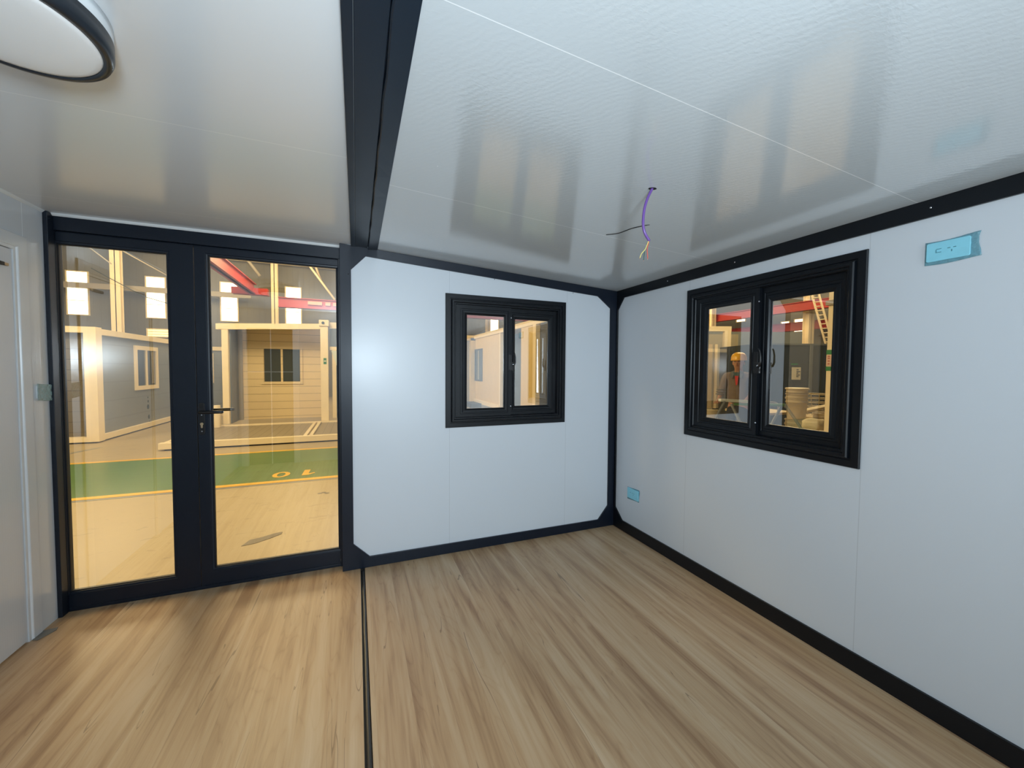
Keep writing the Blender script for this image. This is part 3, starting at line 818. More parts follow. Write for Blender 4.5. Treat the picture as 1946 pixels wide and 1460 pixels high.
# cream hall columns (H section)
def column(x, y, w, top, label, rz=0):
    root = empty('steel_column', (x, y, FZ), label=label, cat='column', group='hall columns')
    b = MB(); b.box((x - w, y - w*0.7, FZ), (x + w, y - w*0.7 + 0.02, top)); b.box((x - w, y + w*0.7 - 0.02, FZ), (x + w, y + w*0.7, top)); b.box((x - 0.015, y - w*0.7, FZ), (x + 0.015, y + w*0.7, top))
    b.build('shaft', 'cream_steel', root)
    b = MB(); b.box((x - w*1.4, y - w*1.2, FZ), (x + w*1.4, y + w*1.2, FZ + 0.03)); b.build('base_plate', 'cream_steel', root)
column(-9.06, 18.0, 0.16, 6.68, 'cream steel hall column behind the grey container')
column(-3.47, 18.0, 0.13, 6.68, 'cream steel hall column behind the container with the deck')
column(2.1, 18.0, 0.13, 6.68, 'cream steel hall column hidden behind the black window frame')
column(6.9, 18.0, 0.13, 6.68, 'cream steel hall column seen through the back window')
column(19.9, 9.04, 0.20, 6.68, 'wide cream hall column in front of the red girders')
column(18.6, 13.3, 0.17, 6.68, 'cream hall column behind the container at the left of the right window')
# horizontal grey rail along the far wall
b = MB(); b.box((-15.9, 18.9, 4.66), (-4.6, 19.1, 4.88)); b.build('wall_rail', 'pipe_grey', label='long grey horizontal rail crossing in front of the hall windows', cat='rail')
# red crane girders
def girder(p0, p1, h, label, hang=0.05):
    root = empty('crane_girder', ((p0[0]+p1[0])/2, (p0[1]+p1[1])/2, p0[2]), label=label, cat='girder')
    x0, y0, z = p0; x1, y1, _ = p1
    dx, dy = x1 - x0, y1 - y0; L = math.hypot(dx, dy); nx, ny = -dy / L, dx / L
    def slab(half, za, zb):
        return [(x0 + nx*half, y0 + ny*half, za), (x0 - nx*half, y0 - ny*half, za), (x0 - nx*half, y0 - ny*half, zb), (x0 + nx*half, y0 + ny*half, zb)]
    b = MB()
    b.prism(slab(0.14, z, z + 0.03), (dx, dy, 0)); b.prism(slab(0.14, z + h - 0.03, z + h), (dx, dy, 0)); b.prism(slab(0.05, z, z + h), (dx, dy, 0))
    b.build('girder_beam', 'girder_red', root)
    hx, hy = x0 + dx * hang, y0 + dy * hang
    b = MB(); b.box((hx - 0.04, hy - 0.04, z + h - 0.01), (hx + 0.04, hy + 0.04, 6.70)); b.build('hanger', 'pipe_grey', root)
    return root
g1 = girder((-3.0, 16.0, 3.93), (9.5, 16.0, 3.93), 0.42, 'red crane girder crossing above the container with the deck', 0.4)
b = MB()
b.box((-1.9, 15.86, 4.10), (-1.35, 15.94, 4.24))
for x in (-1.22, -0.92): b.box((x, 15.86, 4.10), (x + 0.2, 15.94, 4.24))
b.build('painted_lettering', 'marking_red', g1, label='pale rectangular lettering blocks')
g2 = girder((-3.9, 15.9, 4.38), (-3.9, 6.0, 4.38), 0.42, 'dull red crane runway girder slanting across the top of the right door pane', 0.96)
b = MB(); b.box((-4.6, 15.75, 4.36), (-3.35, 16.1, 4.62)); b.build('end_carriage', 'girder_red', g2)
girder((20.5, 18.5, 3.42), (20.5, 8.0, 3.42), 0.42, 'lower bright red girder seen through the right window')
girder((19.0, 18.5, 4.15), (19.0, 6.5, 4.15), 0.42, 'upper dark red girder under the roof in the right window')
# lattice ladder
lad = empty('ladder', (14, 5.2, 2.5), label='steel cage ladder slanting down in the right window', cat='ladder')
b = MB()
A0, A1 = Vector((14, 5.48, 4.1)), Vector((14, 4.30, FZ)); off = Vector((0, -0.20, 0))
b.tube([A0, A1], 0.03, 6); b.build('rail', 'cream_dim', lad)
b = MB(); b.tube([A0 + off, A1 + off], 0.03, 6); b.build('rail', 'cream_dim', lad)
for k in range(30):
    p = A0.lerp(A1, k / 29); b = MB(); b.tube([p, p + off], 0.018, 6); b.build('rung', 'cream_dim', lad)

def brace(P, r, mat, label, y=17.0, cat='brace', nm='roof_brace'):
    b = MB(); b.tube(P, r, 6); b.build(nm, mat, label=label, cat=cat, group='roof braces')
brace([(-4.75, 17, 6.68), (-3.85, 17, 5.36)], 0.06, 'pipe_grey', 'pale roof brace left of the hall column in the right door pane')
brace([(-2.40, 17, 6.68), (-0.90, 17, 4.56)], 0.05, 'cream_steel', 'long cream roof brace at the upper right corner of the right door pane')
brace([(-1.90, 17.3, 6.68), (-1.48, 17.3, 5.40)], 0.05, 'cream_dim', 'short pale roof brace beside the long cream one')
brace([(-9.7, 17, 6.68), (-7.05, 17, 5.08)], 0.022, 'pipe_grey', 'thin roof brace right of the hall column in the left door pane')
brace([(-10.3, 17.2, 6.68), (-8.85, 17.2, 5.40)], 0.022, 'pipe_grey', 'thin roof brace left of the hall column in the left door pane')
b = MB(); b.tube([(-9.45, 17.2, 5.18), (-7.9, 17.2, 4.22), (-7.33, 17.8, 4.06)], 0.014, 6); b.build('overhead_cable', 'ink', label='dark overhead cable crossing the left door pane', cat='cable')
hf = empty('floodlight', (-7.1, 17.8, 3.9), label='small dark fixture on a pale pole in front of the second hall window', cat='floodlight')
b = MB(); b.box((-7.30, 17.7, 3.98), (-7.02, 17.9, 4.18)); b.tube([(-7.12, 17.8, 3.98), (-7.12, 17.8, 3.72)], 0.03, 6); b.box((-7.22, 17.72, 3.60), (-7.02, 17.88, 3.76)); b.build('lamp_head', 'ink', hf, bevel=0.02)
b = MB(); b.tube([(-7.08, 17.8, FZ), (-7.08, 17.8, 3.62)], 0.05, 8); b.build('pole', 'cream_dim', hf)
# green walkway
b = MB(); b.box((-14, 3.22, FZ), (9, 5.34, FZ + 0.003)); b.build('walkway_strip', 'paint_green', label='green painted walkway strip on the hall floor', cat='floor marking')
b = MB(); b.box((-14, 3.11, FZ), (9, 3.22, FZ + 0.004)); b.build('walkway_line', 'paint_yellow', label='yellow line along the near edge of the green walkway', cat='floor marking')
b = MB(); b.box((-14, 5.34, FZ), (9, 5.45, FZ + 0.004)); b.build('walkway_line', 'paint_yellow', label='yellow line along the far edge of the green walkway', cat='floor marking')
b = MB(); b.box((-14, 3.04, FZ), (9, 3.105, FZ + 0.002)); b.build('walkway_shadow_strip', 'paint_shadow_blue', label='thin painted blue-grey shadow strip on the near side of the near yellow line', cat='floor marking')  # shadow along the yellow line, put in as floor colour
b = MB(); b.prism([(-5.0, 5.75, FZ), (-4.6, 6.9, FZ), (-4.52, 6.9, FZ), (-4.90, 5.75, FZ)], (0, 0, 0.002)); b.build('old_floor_stripe', 'paint_shadow_blue', label='faded blue diagonal stripe on the concrete before the grey container', cat='floor marking')
num = empty('floor_number', (-0.85, 3.5, FZ), label='yellow number 10 painted upside down on the green walkway', cat='floor number')
b = MB()
def ell(rx, ry, z): return [(-1.02 + rx * math.cos(2*math.pi*k/40), 3.53 + ry * math.sin(2*math.pi*k/40), z) for k in range(40)]
b.rings([ell(0.112, 0.155, FZ + 0.0035), ell(0.112, 0.155, FZ + 0.006), ell(0.052, 0.105, FZ + 0.006), ell(0.052, 0.105, FZ + 0.0035)], closed=True)
b.build('digit_zero', 'paint_yellow', num)
b = MB(); b.prism([(x, y, FZ + 0.0035) for x, y in ((-0.745, 3.385), (-0.665, 3.385), (-0.575, 3.475), (-0.590, 3.52), (-0.665, 3.465), (-0.655, 3.70), (-0.735, 3.70))], (0, 0, 0.0025)); b.build('digit_one', 'paint_yellow', num)
b = MB()
pts = [(-0.94, 1.08), (-0.90, 1.20), (-0.82, 1.22), (-0.72, 1.28), (-0.66, 1.29), (-0.66, 1.24), (-0.74, 1.17), (-0.84, 1.10)]
b.prism([(x, y, FZ) for x, y in pts], (0, 0, 0.003)); b.build('floor_stain', 'grey_sealant', label='long grey smear on the concrete just outside the right door pane', cat='stain')
b = MB()
for (x, y) in ((-0.43, 2.42), (-0.39, 2.44), (-0.35, 2.40)): b.lathe([(0.03, 0), (0.02, 0.002), (0, 0.003)], (x, y, FZ), 10)
b.build('floor_stain', 'grey_sealant', label='small dark spatter on the concrete near the green walkway', cat='stain')

# ---- container A (left pane)
ax = -4.90
cA = empty('container_house', (-6.5, 9.5, FZ), label='grey container house with cream frame and small cream window in the left door pane', cat='container')
b = MB(); b.box((-9.0, 7.60, FZ + 0.07), (-4.99, 7.64, 2.08)); b.build('front_siding', 'siding_brown', cA, label='brown stacked siding')
b = MB(); b.box((-4.98, 7.66, FZ + 0.1), (-4.94, 13.0, 2.08)); b.build('side_panel', 'siding_grey', cA, label='grey panelled side')
b = MB()
b.box((-5.02, 7.46, FZ + 0.03), (-4.83, 7.66, 2.19)); b.build('corner_post', 'cream_steel', cA)
b = MB(); b.box((-9.0, 7.47, 2.07), (-5.02, 7.62, 2.19)); b.build('top_rail', 'cream_steel', cA)
b = MB(); b.box((-9.0, 7.47, FZ + 0.03), (-5.02, 7.62, FZ + 0.13)); b.build('bottom_rail', 'cream_steel', cA)
b = MB(); b.box((-5.0, 7.66, 2.05), (-4.86, 13.1, 2.17)); b.build('top_rail', 'cream_steel', cA)
b = MB(); b.box((-5.0, 7.66, FZ + 0.03), (-4.86, 13.1, FZ + 0.14)); b.build('bottom_rail', 'cream_steel', cA)
b = MB(); b.box((-9.0, 7.6, 2.10), (-5.0, 13.1, 2.15)); b.build('roof', 'cream_dim', cA)
b = MB(); b.box((-9.0, 7.5, FZ), (-4.9, 13.05, FZ + 0.03)); b.build('skid', 'rubber_black', cA)
b = MB()
fA = lambda u, v, w: (-4.94 + w, u, v)
b.rings(rect_loops([(0, 0.0), (0, 0.035), (0.10, 0.035), (0.10, 0.0)], 9.13, 10.28, 0.83, 1.91, fA), closed=True)
b.box(fA(9.66, 0.93, 0), fA(9.72, 1.81, 0.03)); wf = b.build('window_frame', 'cream_steel', cA)
b = MB(); b.box(fA(9.2, 0.9, 0.002), fA(10.2, 1.84, 0.008)); b.build('window_pane', 'far_glass', wf)
for (y, z, r) in ((9.75, 0.62, 0.02), (9.76, 0.52, 0.03), (9.75, 0.38, 0.055), (9.78, 0.12, 0.05), (9.8, -0.02, 0.03)):
    b = MB(); b.lathe([(r, 0), (r*0.8, 0.004), (0, 0.006)], (0, 0, 0), 9)
    b.bm.verts.ensure_lookup_table()
    for vv in b.bm.verts[-19:]: vv.co = Vector((-4.939 + vv.co.z, y + vv.co.x, z + vv.co.y * 1.2))
    b.build('scuff_mark', 'ink', cA)

# ---- container B with the fold-out deck (right pane)
cB = empty('container_house', (-1.9, 9.0, FZ), label='cream container house with plank siding and a dark two-pane window behind the fold-out deck', cat='container')
def slab(y0, y1, zl, zr, x0, x1, h): return [(x0, y0, zl), (x1, y0, zr), (x1, y0, zr + h), (x0, y0, zl + h)]
b = MB(); b.prism(slab(8.55, 8.7, 2.32, 2.425, -3.15, -0.86, 0.14), (0, 0.15, 0)); b.build('top_rail', 'cream_steel', cB)
b = MB(); b.box((-3.04, 8.56, 0.0), (-2.91, 8.68, 2.34)); b.build('post', 'cream_steel', cB)
b = MB(); b.box((-0.87, 8.50, FZ), (-0.69, 8.68, 2.62)); b.build('post', 'cream_steel', cB)
b = MB(); b.box((-0.90, 8.46, 2.50), (-0.665, 8.70, 2.66)); cc = b.build('corner_casting', 'cream_steel', cB, bevel=0.01)
b = MB(); b.tube([(-0.80, 8.44, 2.58), (-0.80, 8.46, 2.58)], 0.035, 16); b.build('casting_hole', 'ink', cc)
b = MB(); b.box((-2.80, 9.40, 0.0), (-0.86, 9.46, 2.50)); b.build('siding_wall', 'siding_cream', cB)
b = MB(); b.box((-2.93, 8.68, 0.0), (-2.88, 9.46, 2.40)); b.build('side_panel', 'blue_grey', cB, label='grey inner side panel')
b = MB(); b.box((-2.88, 9.30, 0.0), (-2.80, 9.46, 2.45)); b.build('inner_post', 'pipe_grey', cB)
b = MB(); b.prism(slab(8.7, 9.5, 2.44, 2.54, -3.15, -0.86, 0.04), (0, 0.8, 0)); b.build('roof', 'cream_dim', cB)
fB = lambda u, v, w: (u, 9.40 - w, v)
b = MB(); b.rings(rect_loops([(-0.06, 0), (-0.06, 0.03), (0, 0.03), (0, 0.0)], -2.32, -1.45, 1.01, 1.91, fB), closed=True)
b.box(fB(-1.92, 1.0, 0), fB(-1.87, 1.91, 0.025)); wf = b.build('window_frame', 'siding_cream', cB)
b = MB(); b.box(fB(-2.31, 1.02, 0.003), fB(-1.46, 1.90, 0.010)); b.build('window_pane', 'dark_panel', wf)
b = MB(); b.box((-0.80, 8.495, 1.50), (-0.73, 8.50, 1.66)); st = b.build('sticker', 'tape_green', cB, label='green and white sticker')
b = MB(); b.box((-0.79, 8.490, 1.56), (-0.74, 8.495, 1.60)); b.build('sticker_print', 'paper', st)
cD2 = empty('container_entrance', (-0.2, 8.6, 0), label='glazed container entrance cut off by the right edge of the door pane', cat='container')
b = MB(); b.box((-0.655, 8.62, 2.46), (0.8, 8.70, 2.62)); b.build('top_rail', 'cream_steel', cD2)
b = MB(); b.box((-0.655, 8.64, 1.98), (0.8, 8.68, 2.44)); b.build('transom_panel', 'blue_grey', cD2)
b = MB(); b.box((-0.655, 8.63, 1.88), (0.8, 8.69, 1.97)); b.build('transom_bar', 'cream_steel', cD2)
b = MB(); b.box((-0.60, 8.64, 0.05), (-0.50, 8.69, 1.88)); b.build('door_stile', 'cream_steel', cD2)
b = MB(); b.box((-0.50, 8.65, 0.05), (0.8, 8.67, 1.88)); b.build('door_glass', 'dark_panel', cD2)
b = MB(); b.prism([(-0.62, 8.585, 1.86), (-0.30, 8.585, 1.86), (-0.30, 8.585, 0.9)], (0, 0.04, 0)); b.build('leaning_sheet', 'sheet_pale', cD2, label='pale leaning triangular sheet')
deck = empty('fold_out_deck', (-1.6, 7.3, FZ), label='fold-out deck of grey-brown boards with cream rails in front of the cream container', cat='deck')
b = MB(); b.box((-3.30, 6.20, -0.07), (-1.04, 8.40, -0.035)); b.build('deck_boards', 'deck_boards', deck)
b = MB(); b.box((-0.86, 6.20, -0.07), (1.3, 8.40, -0.035)); b.build('deck_boards', 'deck_boards', deck)
for nm, a, c in (('front_rail', (-3.38, 6.08, -0.12), (1.3, 6.20, -0.005)), ('divider_rail', (-1.04, 6.20, -0.10), (-0.97, 8.40, -0.005)), ('divider_rail', (-0.93, 6.20, -0.10), (-0.86, 8.40, -0.005)), ('side_rail', (-3.38, 6.20, -0.12), (-3.30, 8.46, -0.02)), ('back_rail', (-3.30, 8.38, -0.10), (1.3, 8.46, 0.0))):
    b = MB(); b.box(a, c); b.build(nm, 'cream_steel', deck, bevel=0.004)
b = MB(); b.box((-3.30, 6.12, FZ), (1.2, 6.22, -0.12)); b.box((-3.3, 8.3, FZ), (1.2, 8.4, -0.10)); b.build('skid', 'rubber_black', deck)
b = MB(); b.prism(rounded_pts := [(-3.08 + 0.075*math.cos(a), 8.24 + 0.075*math.sin(a), -0.034) for a in [2*math.pi*k/16 for k in range(16)]], (0, 0, 0.53)); b.build('foam_roll', 'cream_steel', bevel=0.01, label='short cream roll standing on the deck against the left post', cat='roll')

cG = empty('container_house', (-5.0, 13.0, FZ), label='grey container with cream rails just left of the deck, seen beside the door handle stile', cat='container')
b = MB(); b.box((-4.80, 12.0, 0.03), (-3.6, 12.06, 1.92)); b.build('side_panel', 'siding_grey', cG)
b = MB(); b.box((-4.80, 11.94, 1.92), (-3.6, 12.08, 2.04)); b.build('top_rail', 'cream_steel', cG)
b = MB(); b.box((-4.80, 11.94, FZ), (-3.6, 12.08, 0.04)); b.build('bottom_rail', 'cream_steel', cG)
b = MB(); b.box((-4.24, 11.96, 0.90), (-4.17, 12.0, 1.84)); b.build('window_frame', 'cream_steel', cG)
b = MB(); b.box((-4.78, 11.98, 0.92), (-4.24, 12.0, 1.82)); b.build('window_pane', 'far_glass', cG)
# ---- container C (through the back window)
cx = 4.70
cC = empty('container_house', (5.8, 10.0, FZ), label='long cream container house seen through the back window', cat='container')
b = MB(); b.box((cx - 0.05, 4.5, 2.66), (cx + 0.1, 13.2, 2.81)); b.build('top_rail', 'cream_steel', cC)
b = MB(); b.box((cx, 9.93, 0.06), (cx + 0.06, 13.0, 2.66)); b.build('side_panel', 'cream_panel', cC)
b = MB(); b.box((cx - 0.04, 9.85, 0.06), (cx + 0.08, 9.95, 2.66)); b.build('panel_edge', 'cream_steel', cC)
b = MB(); b.box((cx + 0.6, 8.0, 0.06), (cx + 0.66, 12.0, 2.66)); b.build('inner_wall', 'blue_grey', cC, label='grey inner wall in the opening')
b = MB(); b.box((cx - 0.02, 7.15, -0.05), (cx + 0.06, 8.06, 2.66)); b.build('side_panel', 'cream_panel', cC)
b = MB(); b.box((cx - 0.05, 6.95, -0.05), (cx + 0.08, 7.15, 2.66)); b.build('post', 'cream_steel', cC)
b = MB(); b.box((cx - 0.02, 4.6, -0.05), (cx + 0.06, 6.7, 2.66)); b.build('side_panel', 'dark_interior', cC)
b = MB(); b.box((cx - 0.07, 9.9, -0.02), (cx + 0.1, 13.1, 0.12)); b.build('bottom_rail', 'cream_steel', cC)
b = MB(); b.box((cx - 0.2, 13.05, FZ), (cx + 0.02, 13.25, 2.70)); b.build('post', 'cream_steel', cC)
b = MB(); b.box((3.0, 13.05, 2.60), (cx, 13.2, 2.81)); b.build('top_rail', 'cream_steel', cC)
b = MB(); b.box((3.0, 13.25, FZ), (cx, 13.30, 2.65)); b.build('end_wall', 'pale_interior', cC)
b = MB(); b.box((cx, 4.6, 2.70), (7.2, 13.2, 2.78)); b.build('roof', 'cream_dim', cC)
fC = lambda u, v, w: (cx - w, u, v)
b = MB(); b.rings(rect_loops([(0, 0.0), (0, 0.04), (0.06, 0.04), (0.06, 0.0)], 12.0, 13.0, 0.90, 2.22, fC), closed=True); wf = b.build('window_frame', 'dark_interior', cC)
b = MB(); b.box(fC(12.05, 0.95, 0.004), fC(12.95, 2.17, 0.012)); b.build('window_pane', 'dark_panel', wf)
b = MB(); b.box(fC(12.45, 0.95, 0.012), fC(12.56, 2.17, 0.03)); b.build('mullion', 'pale_interior', wf)
b = MB()
for k in range(5): b.box((4.2, 11.9 + k*0.25, FZ), (4.62, 12.02 + k*0.25, 0.02))
b.build('pallet', 'dark_interior', label='dark slatted pallet at the foot of the long cream container', cat='pallet')

# ---- containers beyond the right window
cD = empty('container_house', (10.4, 6.6, FZ), label='open cream-framed container at the left of the right window', cat='container')
def wallseg(p0, p1, z0, z1, t=0.06):
    d = Vector((p1[0]-p0[0], p1[1]-p0[1], 0)); n = Vector((-d.y, d.x, 0)).normalized() * t
    return MB().prism([(p0[0], p0[1], z0), (p1[0], p1[1], z0), (p1[0]+n.x, p1[1]+n.y, z0), (p0[0]+n.x, p0[1]+n.y, z0)], (0, 0, z1 - z0))
wallseg((9.2, 6.45), (10.79, 5.79), 2.62, 2.77, 0.12).build('top_rail', 'cream_steel', cD)
wallseg((10.60, 5.87), (10.78, 5.79), 0.05, 2.62, 0.12).build('post', 'cream_steel', cD)
wallseg((9.2, 6.45), (10.79, 5.79), FZ, 0.17, 0.12).build('bottom_rail', 'cream_steel', cD)
wallseg((10.1, 7.55), (12.2, 6.65), 0.1, 2.65, 0.06).build('inner_wall', 'pale_interior', cD)
wallseg((10.75, 7.22), (11.35, 6.97), 0.1, 2.3, -0.04).build('inner_door', 'cream_dim', cD)
wallseg((11.42, 6.93), (11.50, 6.90), 0.1, 2.3, -0.05).build('door_jamb', 'cream_steel', cD)
wallseg((9.2, 6.45), (9.3, 8.0), 0.1, 2.65, 0.06).build('side_wall', 'pale_interior', cD)
cE = empty('container_box', (12.2, 6.5, FZ), label='dark slate container with a white top edge behind the worker', cat='container')
wallseg((12.9, 7.75), (15.5, 6.68), FZ, 2.12, 0.8).build('body', 'dark_panel', cE)
wallseg((12.9, 7.73), (15.5, 6.66), 2.12, 2.17, 0.3).build('top_edge', 'sheet_pale', cE)
wallseg((14.2, 10.3), (18.6, 8.5), FZ, 3.15, 0.8).build('container_box', 'blue_grey', label='blue-grey container rising behind the dark slate one', cat='container')
cF = empty('container_box', (10.7, 3.9, FZ), label='large dark green-grey container behind the bucket stack', cat='container')
wallseg((9.5, 4.12), (11.9, 3.16), FZ, 2.09, 1.6).build('body', 'dark_panel', cF)
wallseg((10.84, 3.565), (10.90, 3.54), FZ, 2.08, -0.03).build('door_edge', 'blue_grey', cF)
wallseg((9.5, 4.10), (11.9, 3.14), 2.07, 2.11, 0.1).build('top_edge', 'blue_grey', cF)
wallseg((9.86, 3.95), (9.92, 3.93), FZ, 2.08, -0.03).build('door_edge', 'blue_grey', cF)
tg = wallseg((10.40, 3.715), (10.61, 3.63), 1.18, 1.50, -0.012).build('paper_tag', 'paper', label='white paper tag with dark handwriting taped to the dark container', cat='tag')
for z, l in ((1.43, 0.05), (1.38, 0.09), (1.34, 0.04), (1.29, 0.08), (1.25, 0.05)):
    wallseg((10.50, 3.660), (10.50 + l, 3.660 - l*0.405), z, z + 0.02, -0.006).build('handwriting', 'ink', tg)
wallseg((10.37, 3.715), (10.52, 3.655), 1.56, 1.60, -0.01).build('tape_strip', 'tape_green', label='green tape strip above the white paper tag', cat='tape')

# post with tape and vertical label
pp = empty('steel_post', (5.67, 0.25, FZ), label='slim cream post at the right edge of the right window', cat='post')
b = MB(); b.box((5.64, 0.215, FZ), (5.71, 0.275, 3.0)); b.build('shaft', 'cream_steel', pp)
for z0, z1 in ((1.62, 1.68), (1.41, 1.465)):
    b = MB(); b.box((5.636, 0.211, z0), (5.714, 0.279, z1)); b.build('tape_band', 'tape_green', pp, label='green tape band')
b = MB(); b.box((5.632, 0.214, 1.47), (5.64, 0.276, 1.615)); lb2 = b.build('vertical_label', 'pink_paper', pp)
for z in (1.495, 1.53, 1.565, 1.59):
    b = MB(); b.box((5.629, 0.235, z), (5.632, 0.258, z + 0.012)); b.build('lettering', 'ink_red', lb2)
b = MB(); b.box((5.60, 0.20, 2.25), (5.72, 0.29, 2.31)); b.build('clamp', 'pipe_grey', pp)

# trestle in front of the worker
tr = empty('trestle', (6.0, 1.5, FZ), label='sawhorse trestle with pale and green top bar in front of the worker', cat='trestle')
b = MB(); b.prism([(5.50, 1.70, 0.90), (5.50, 1.70, 0.945), (5.51, 1.76, 0.945), (5.51, 1.76, 0.90)], (0.42, -0.168, -0.02)); b.build('top_bar', 'sheet_pale', tr, label='pale top bar')
b = MB(); b.prism([(5.70, 1.600, 0.84), (5.70, 1.600, 0.878), (5.72, 1.65, 0.878), (5.72, 1.65, 0.84)], (0.78, -0.305, -0.01)); b.build('cross_bar', 'trestle_green', tr, label='green cross bar')
for p0, p1, mt in (((5.56, 1.68, 0.90), (5.02, 1.86, FZ), 'trestle_grey'), ((5.66, 1.64, 0.86), (6.12, 1.44, FZ), 'trestle_grey'), ((6.46, 1.31, 0.86), (7.05, 0.98, FZ), 'trestle_grey'), ((6.44, 1.34, 0.85), (6.40, 1.80, FZ), 'trestle_grey')):
    b = MB(); b.tube([p0, p1], 0.024, 4); b.build('leg', mt, tr)

# buckets
def bucket(x, y, z, label, grp, lid=False, proto=[None]):
    if proto[0] is None:
        root = empty('bucket', (0, 0, 0)); h = 0.36
        b = MB(); b.lathe([(0, 0), (0.128, 0), (0.131, 0.006), (0.150, h - 0.075), (0.158, h - 0.073), (0.159, h - 0.060), (0.1515, h - 0.056), (0.153, h - 0.018), (0.163, h - 0.016), (0.165, h - 0.002), (0.160, h), (0.152, h - 0.004), (0.147, h - 0.08), (0.1275, 0.008), (0, 0.006)], seg=40)
        b.build('tub', 'bucket', root)
        b = MB(); b.tube([(0.166 * math.cos(a), 0.166 * math.sin(a) - 0.004, h - 0.066 - 0.10 * abs(math.sin(a))) for a in [math.pi + math.pi * k / 12 for k in range(13)]], 0.0025, 6); b.build('bail', 'pipe_grey', root)
        proto[0] = root; o = root
    else: o = copy_tree(proto[0])
    o.location = (x, y, z); o.rotation_euler = (0, 0, random.uniform(0, 6.28))
    if lid:
        b = MB(); b.lathe([(0.160, 0.340), (0.169, 0.340), (0.170, 0.362), (0.160, 0.368), (0.150, 0.364), (0, 0.362)], (x, y, z), 40); b.build('lid', 'bucket', o)
    return tag(o, label=label, cat='bucket', group=grp)
BX, BY = 6.96, 1.44
for z, nm, ld in ((0.145, 'fifth from the top', 0), (0.222, 'fourth from the top', 0), (0.583, 'third from the top', 0), (0.66, 'second from the top', 0), (0.75, 'topmost', 1)):
    bucket(BX, BY, z, 'dirty cream bucket, %s in the tall stack left of the plank' % nm, 'buckets in the tall stack', ld)
for z, nm in ((0.145, 'bottom'), (0.222, 'middle'), (0.33, 'top')):
    bucket(7.42, 1.27, z, 'dirty cream bucket, %s one of the low stack under the plank' % nm, 'buckets in the low stack')
pl_ = empty('platform', (7.2, 1.35, FZ), label='low timber platform carrying both bucket stacks', cat='platform')
b = MB(); b.box((6.80, 1.10, 0.10), (7.64, 1.66, 0.14)); b.build('boards', 'lumber', pl_)
for x in (6.82, 7.15, 7.52):
    b = MB(); b.box((x, 1.11, FZ), (x + 0.08, 1.65, 0.10)); b.build('bearer', 'lumber', pl_)
b = MB(); b.prism([(7.46, 1.71, 0.66), (7.50, 1.58, 0.66), (7.50, 1.58, 0.70), (7.46, 1.71, 0.70)], (0.85, -0.34, 0.20)); b.build('plank', 'lumber', label='pale timber plank slanting up above the low bucket stack', cat='plank')
rk = empty('storage_rack', (8.1, 1.7, FZ), label='dark rack under the slanting plank', cat='rack')
b = MB(); b.box((7.75, 1.45, 0.50), (8.7, 2.05, 0.56)); b.build('shelf', 'lumber', rk)
for x, y in ((7.78, 1.48), (8.64, 1.48), (7.78, 1.98), (8.64, 1.98)):
    b = MB(); b.box((x, y, FZ), (x + 0.05, y + 0.05, 0.5)); b.build('leg', 'dark_interior', rk)
b = MB()
for k, z in enumerate((0.64, 0.72, 0.80, 0.88, 0.96)):
    r = 0.20 + 0.012 * k
    b.tube([(8.30 + r*math.cos(2*math.pi*i/28), 1.86 + r*math.sin(2*math.pi*i/28), z) for i in range(29)], 0.009, 6)
for i in range(12):
    a = 2*math.pi*i/12; b.tube([(8.30 + 0.19*math.cos(a), 1.86 + 0.19*math.sin(a), 0.565), (8.30 + 0.25*math.cos(a), 1.86 + 0.25*math.sin(a), 0.97)], 0.006, 5)
b.build('wire_basket', 'wire_basket', label='round wire basket behind the plank', cat='basket')
def sack(x, y, z, sx, sy, sz, rz, label, mat='sack'):
    b = MB(); bmesh.ops.create_icosphere(b.bm, subdivisions=3, radius=1)
    rn = random.Random(int(x * 100))
    for v in b.bm.verts:
        c = v.co
        n = 1 + 0.10 * math.sin(5*c.x + 3*c.z) + 0.08 * math.sin(7*c.y - 4*c.x)
        q = Vector((math.copysign(abs(c.x) ** 0.6, c.x) * sx, math.copysign(abs(c.y) ** 0.6, c.y) * sy, math.copysign(abs(c.z) ** 0.8, c.z) * sz)) * n
        q.rotate(Matrix.Rotation(rz, 3, 'Z')); v.co = q + Vector((x, y, z))
    b.build('sack', mat, smooth=True, label=label, cat='sack')
tb = empty('work_table', (6.9, 1.0, FZ), label='low timber table carrying the pale sack and the hooked tube', cat='table')
b = MB(); b.box((6.30, 0.50, 0.44), (6.76, 1.05, 0.48)); b.build('table_top', 'lumber', tb)
for x, y in ((6.33, 0.53), (6.73, 0.53), (6.33, 1.02), (6.73, 1.02)):
    b = MB(); b.box((x - 0.02, y - 0.02, FZ), (x + 0.02, y + 0.02, 0.44)); b.build('leg', 'lumber', tb)
sack(6.55, 0.92, 0.59, 0.20, 0.14, 0.085, 0.4, 'pale folded sack in front of the low bucket stack')
tb = empty('work_table', (7.0, 2.2, FZ), label='low timber bench left of the tall bucket stack', cat='table')
b = MB(); b.box((6.7, 1.75, 0.62), (7.5, 2.6, 0.66)); b.build('table_top', 'lumber', tb)
for x, y in ((6.73, 1.78), (7.46, 1.78), (6.73, 2.56), (7.46, 2.56)):
    b = MB(); b.box((x - 0.02, y - 0.02, FZ), (x + 0.02, y + 0.02, 0.62)); b.build('leg', 'lumber', tb)
b = MB(); b.tube(smooth_path([(6.80, 1.86, 0.68), (6.80, 1.86, 0.80), (6.84, 1.84, 0.84), (6.95, 1.80, 0.84), (7.0, 1.78, 0.80), (7.0, 1.78, 0.68)]), 0.012, 8)
b.build('hooked_tube', 'pipe_grey', label='grey bent tube standing on the bench by the trestle', cat='tube')

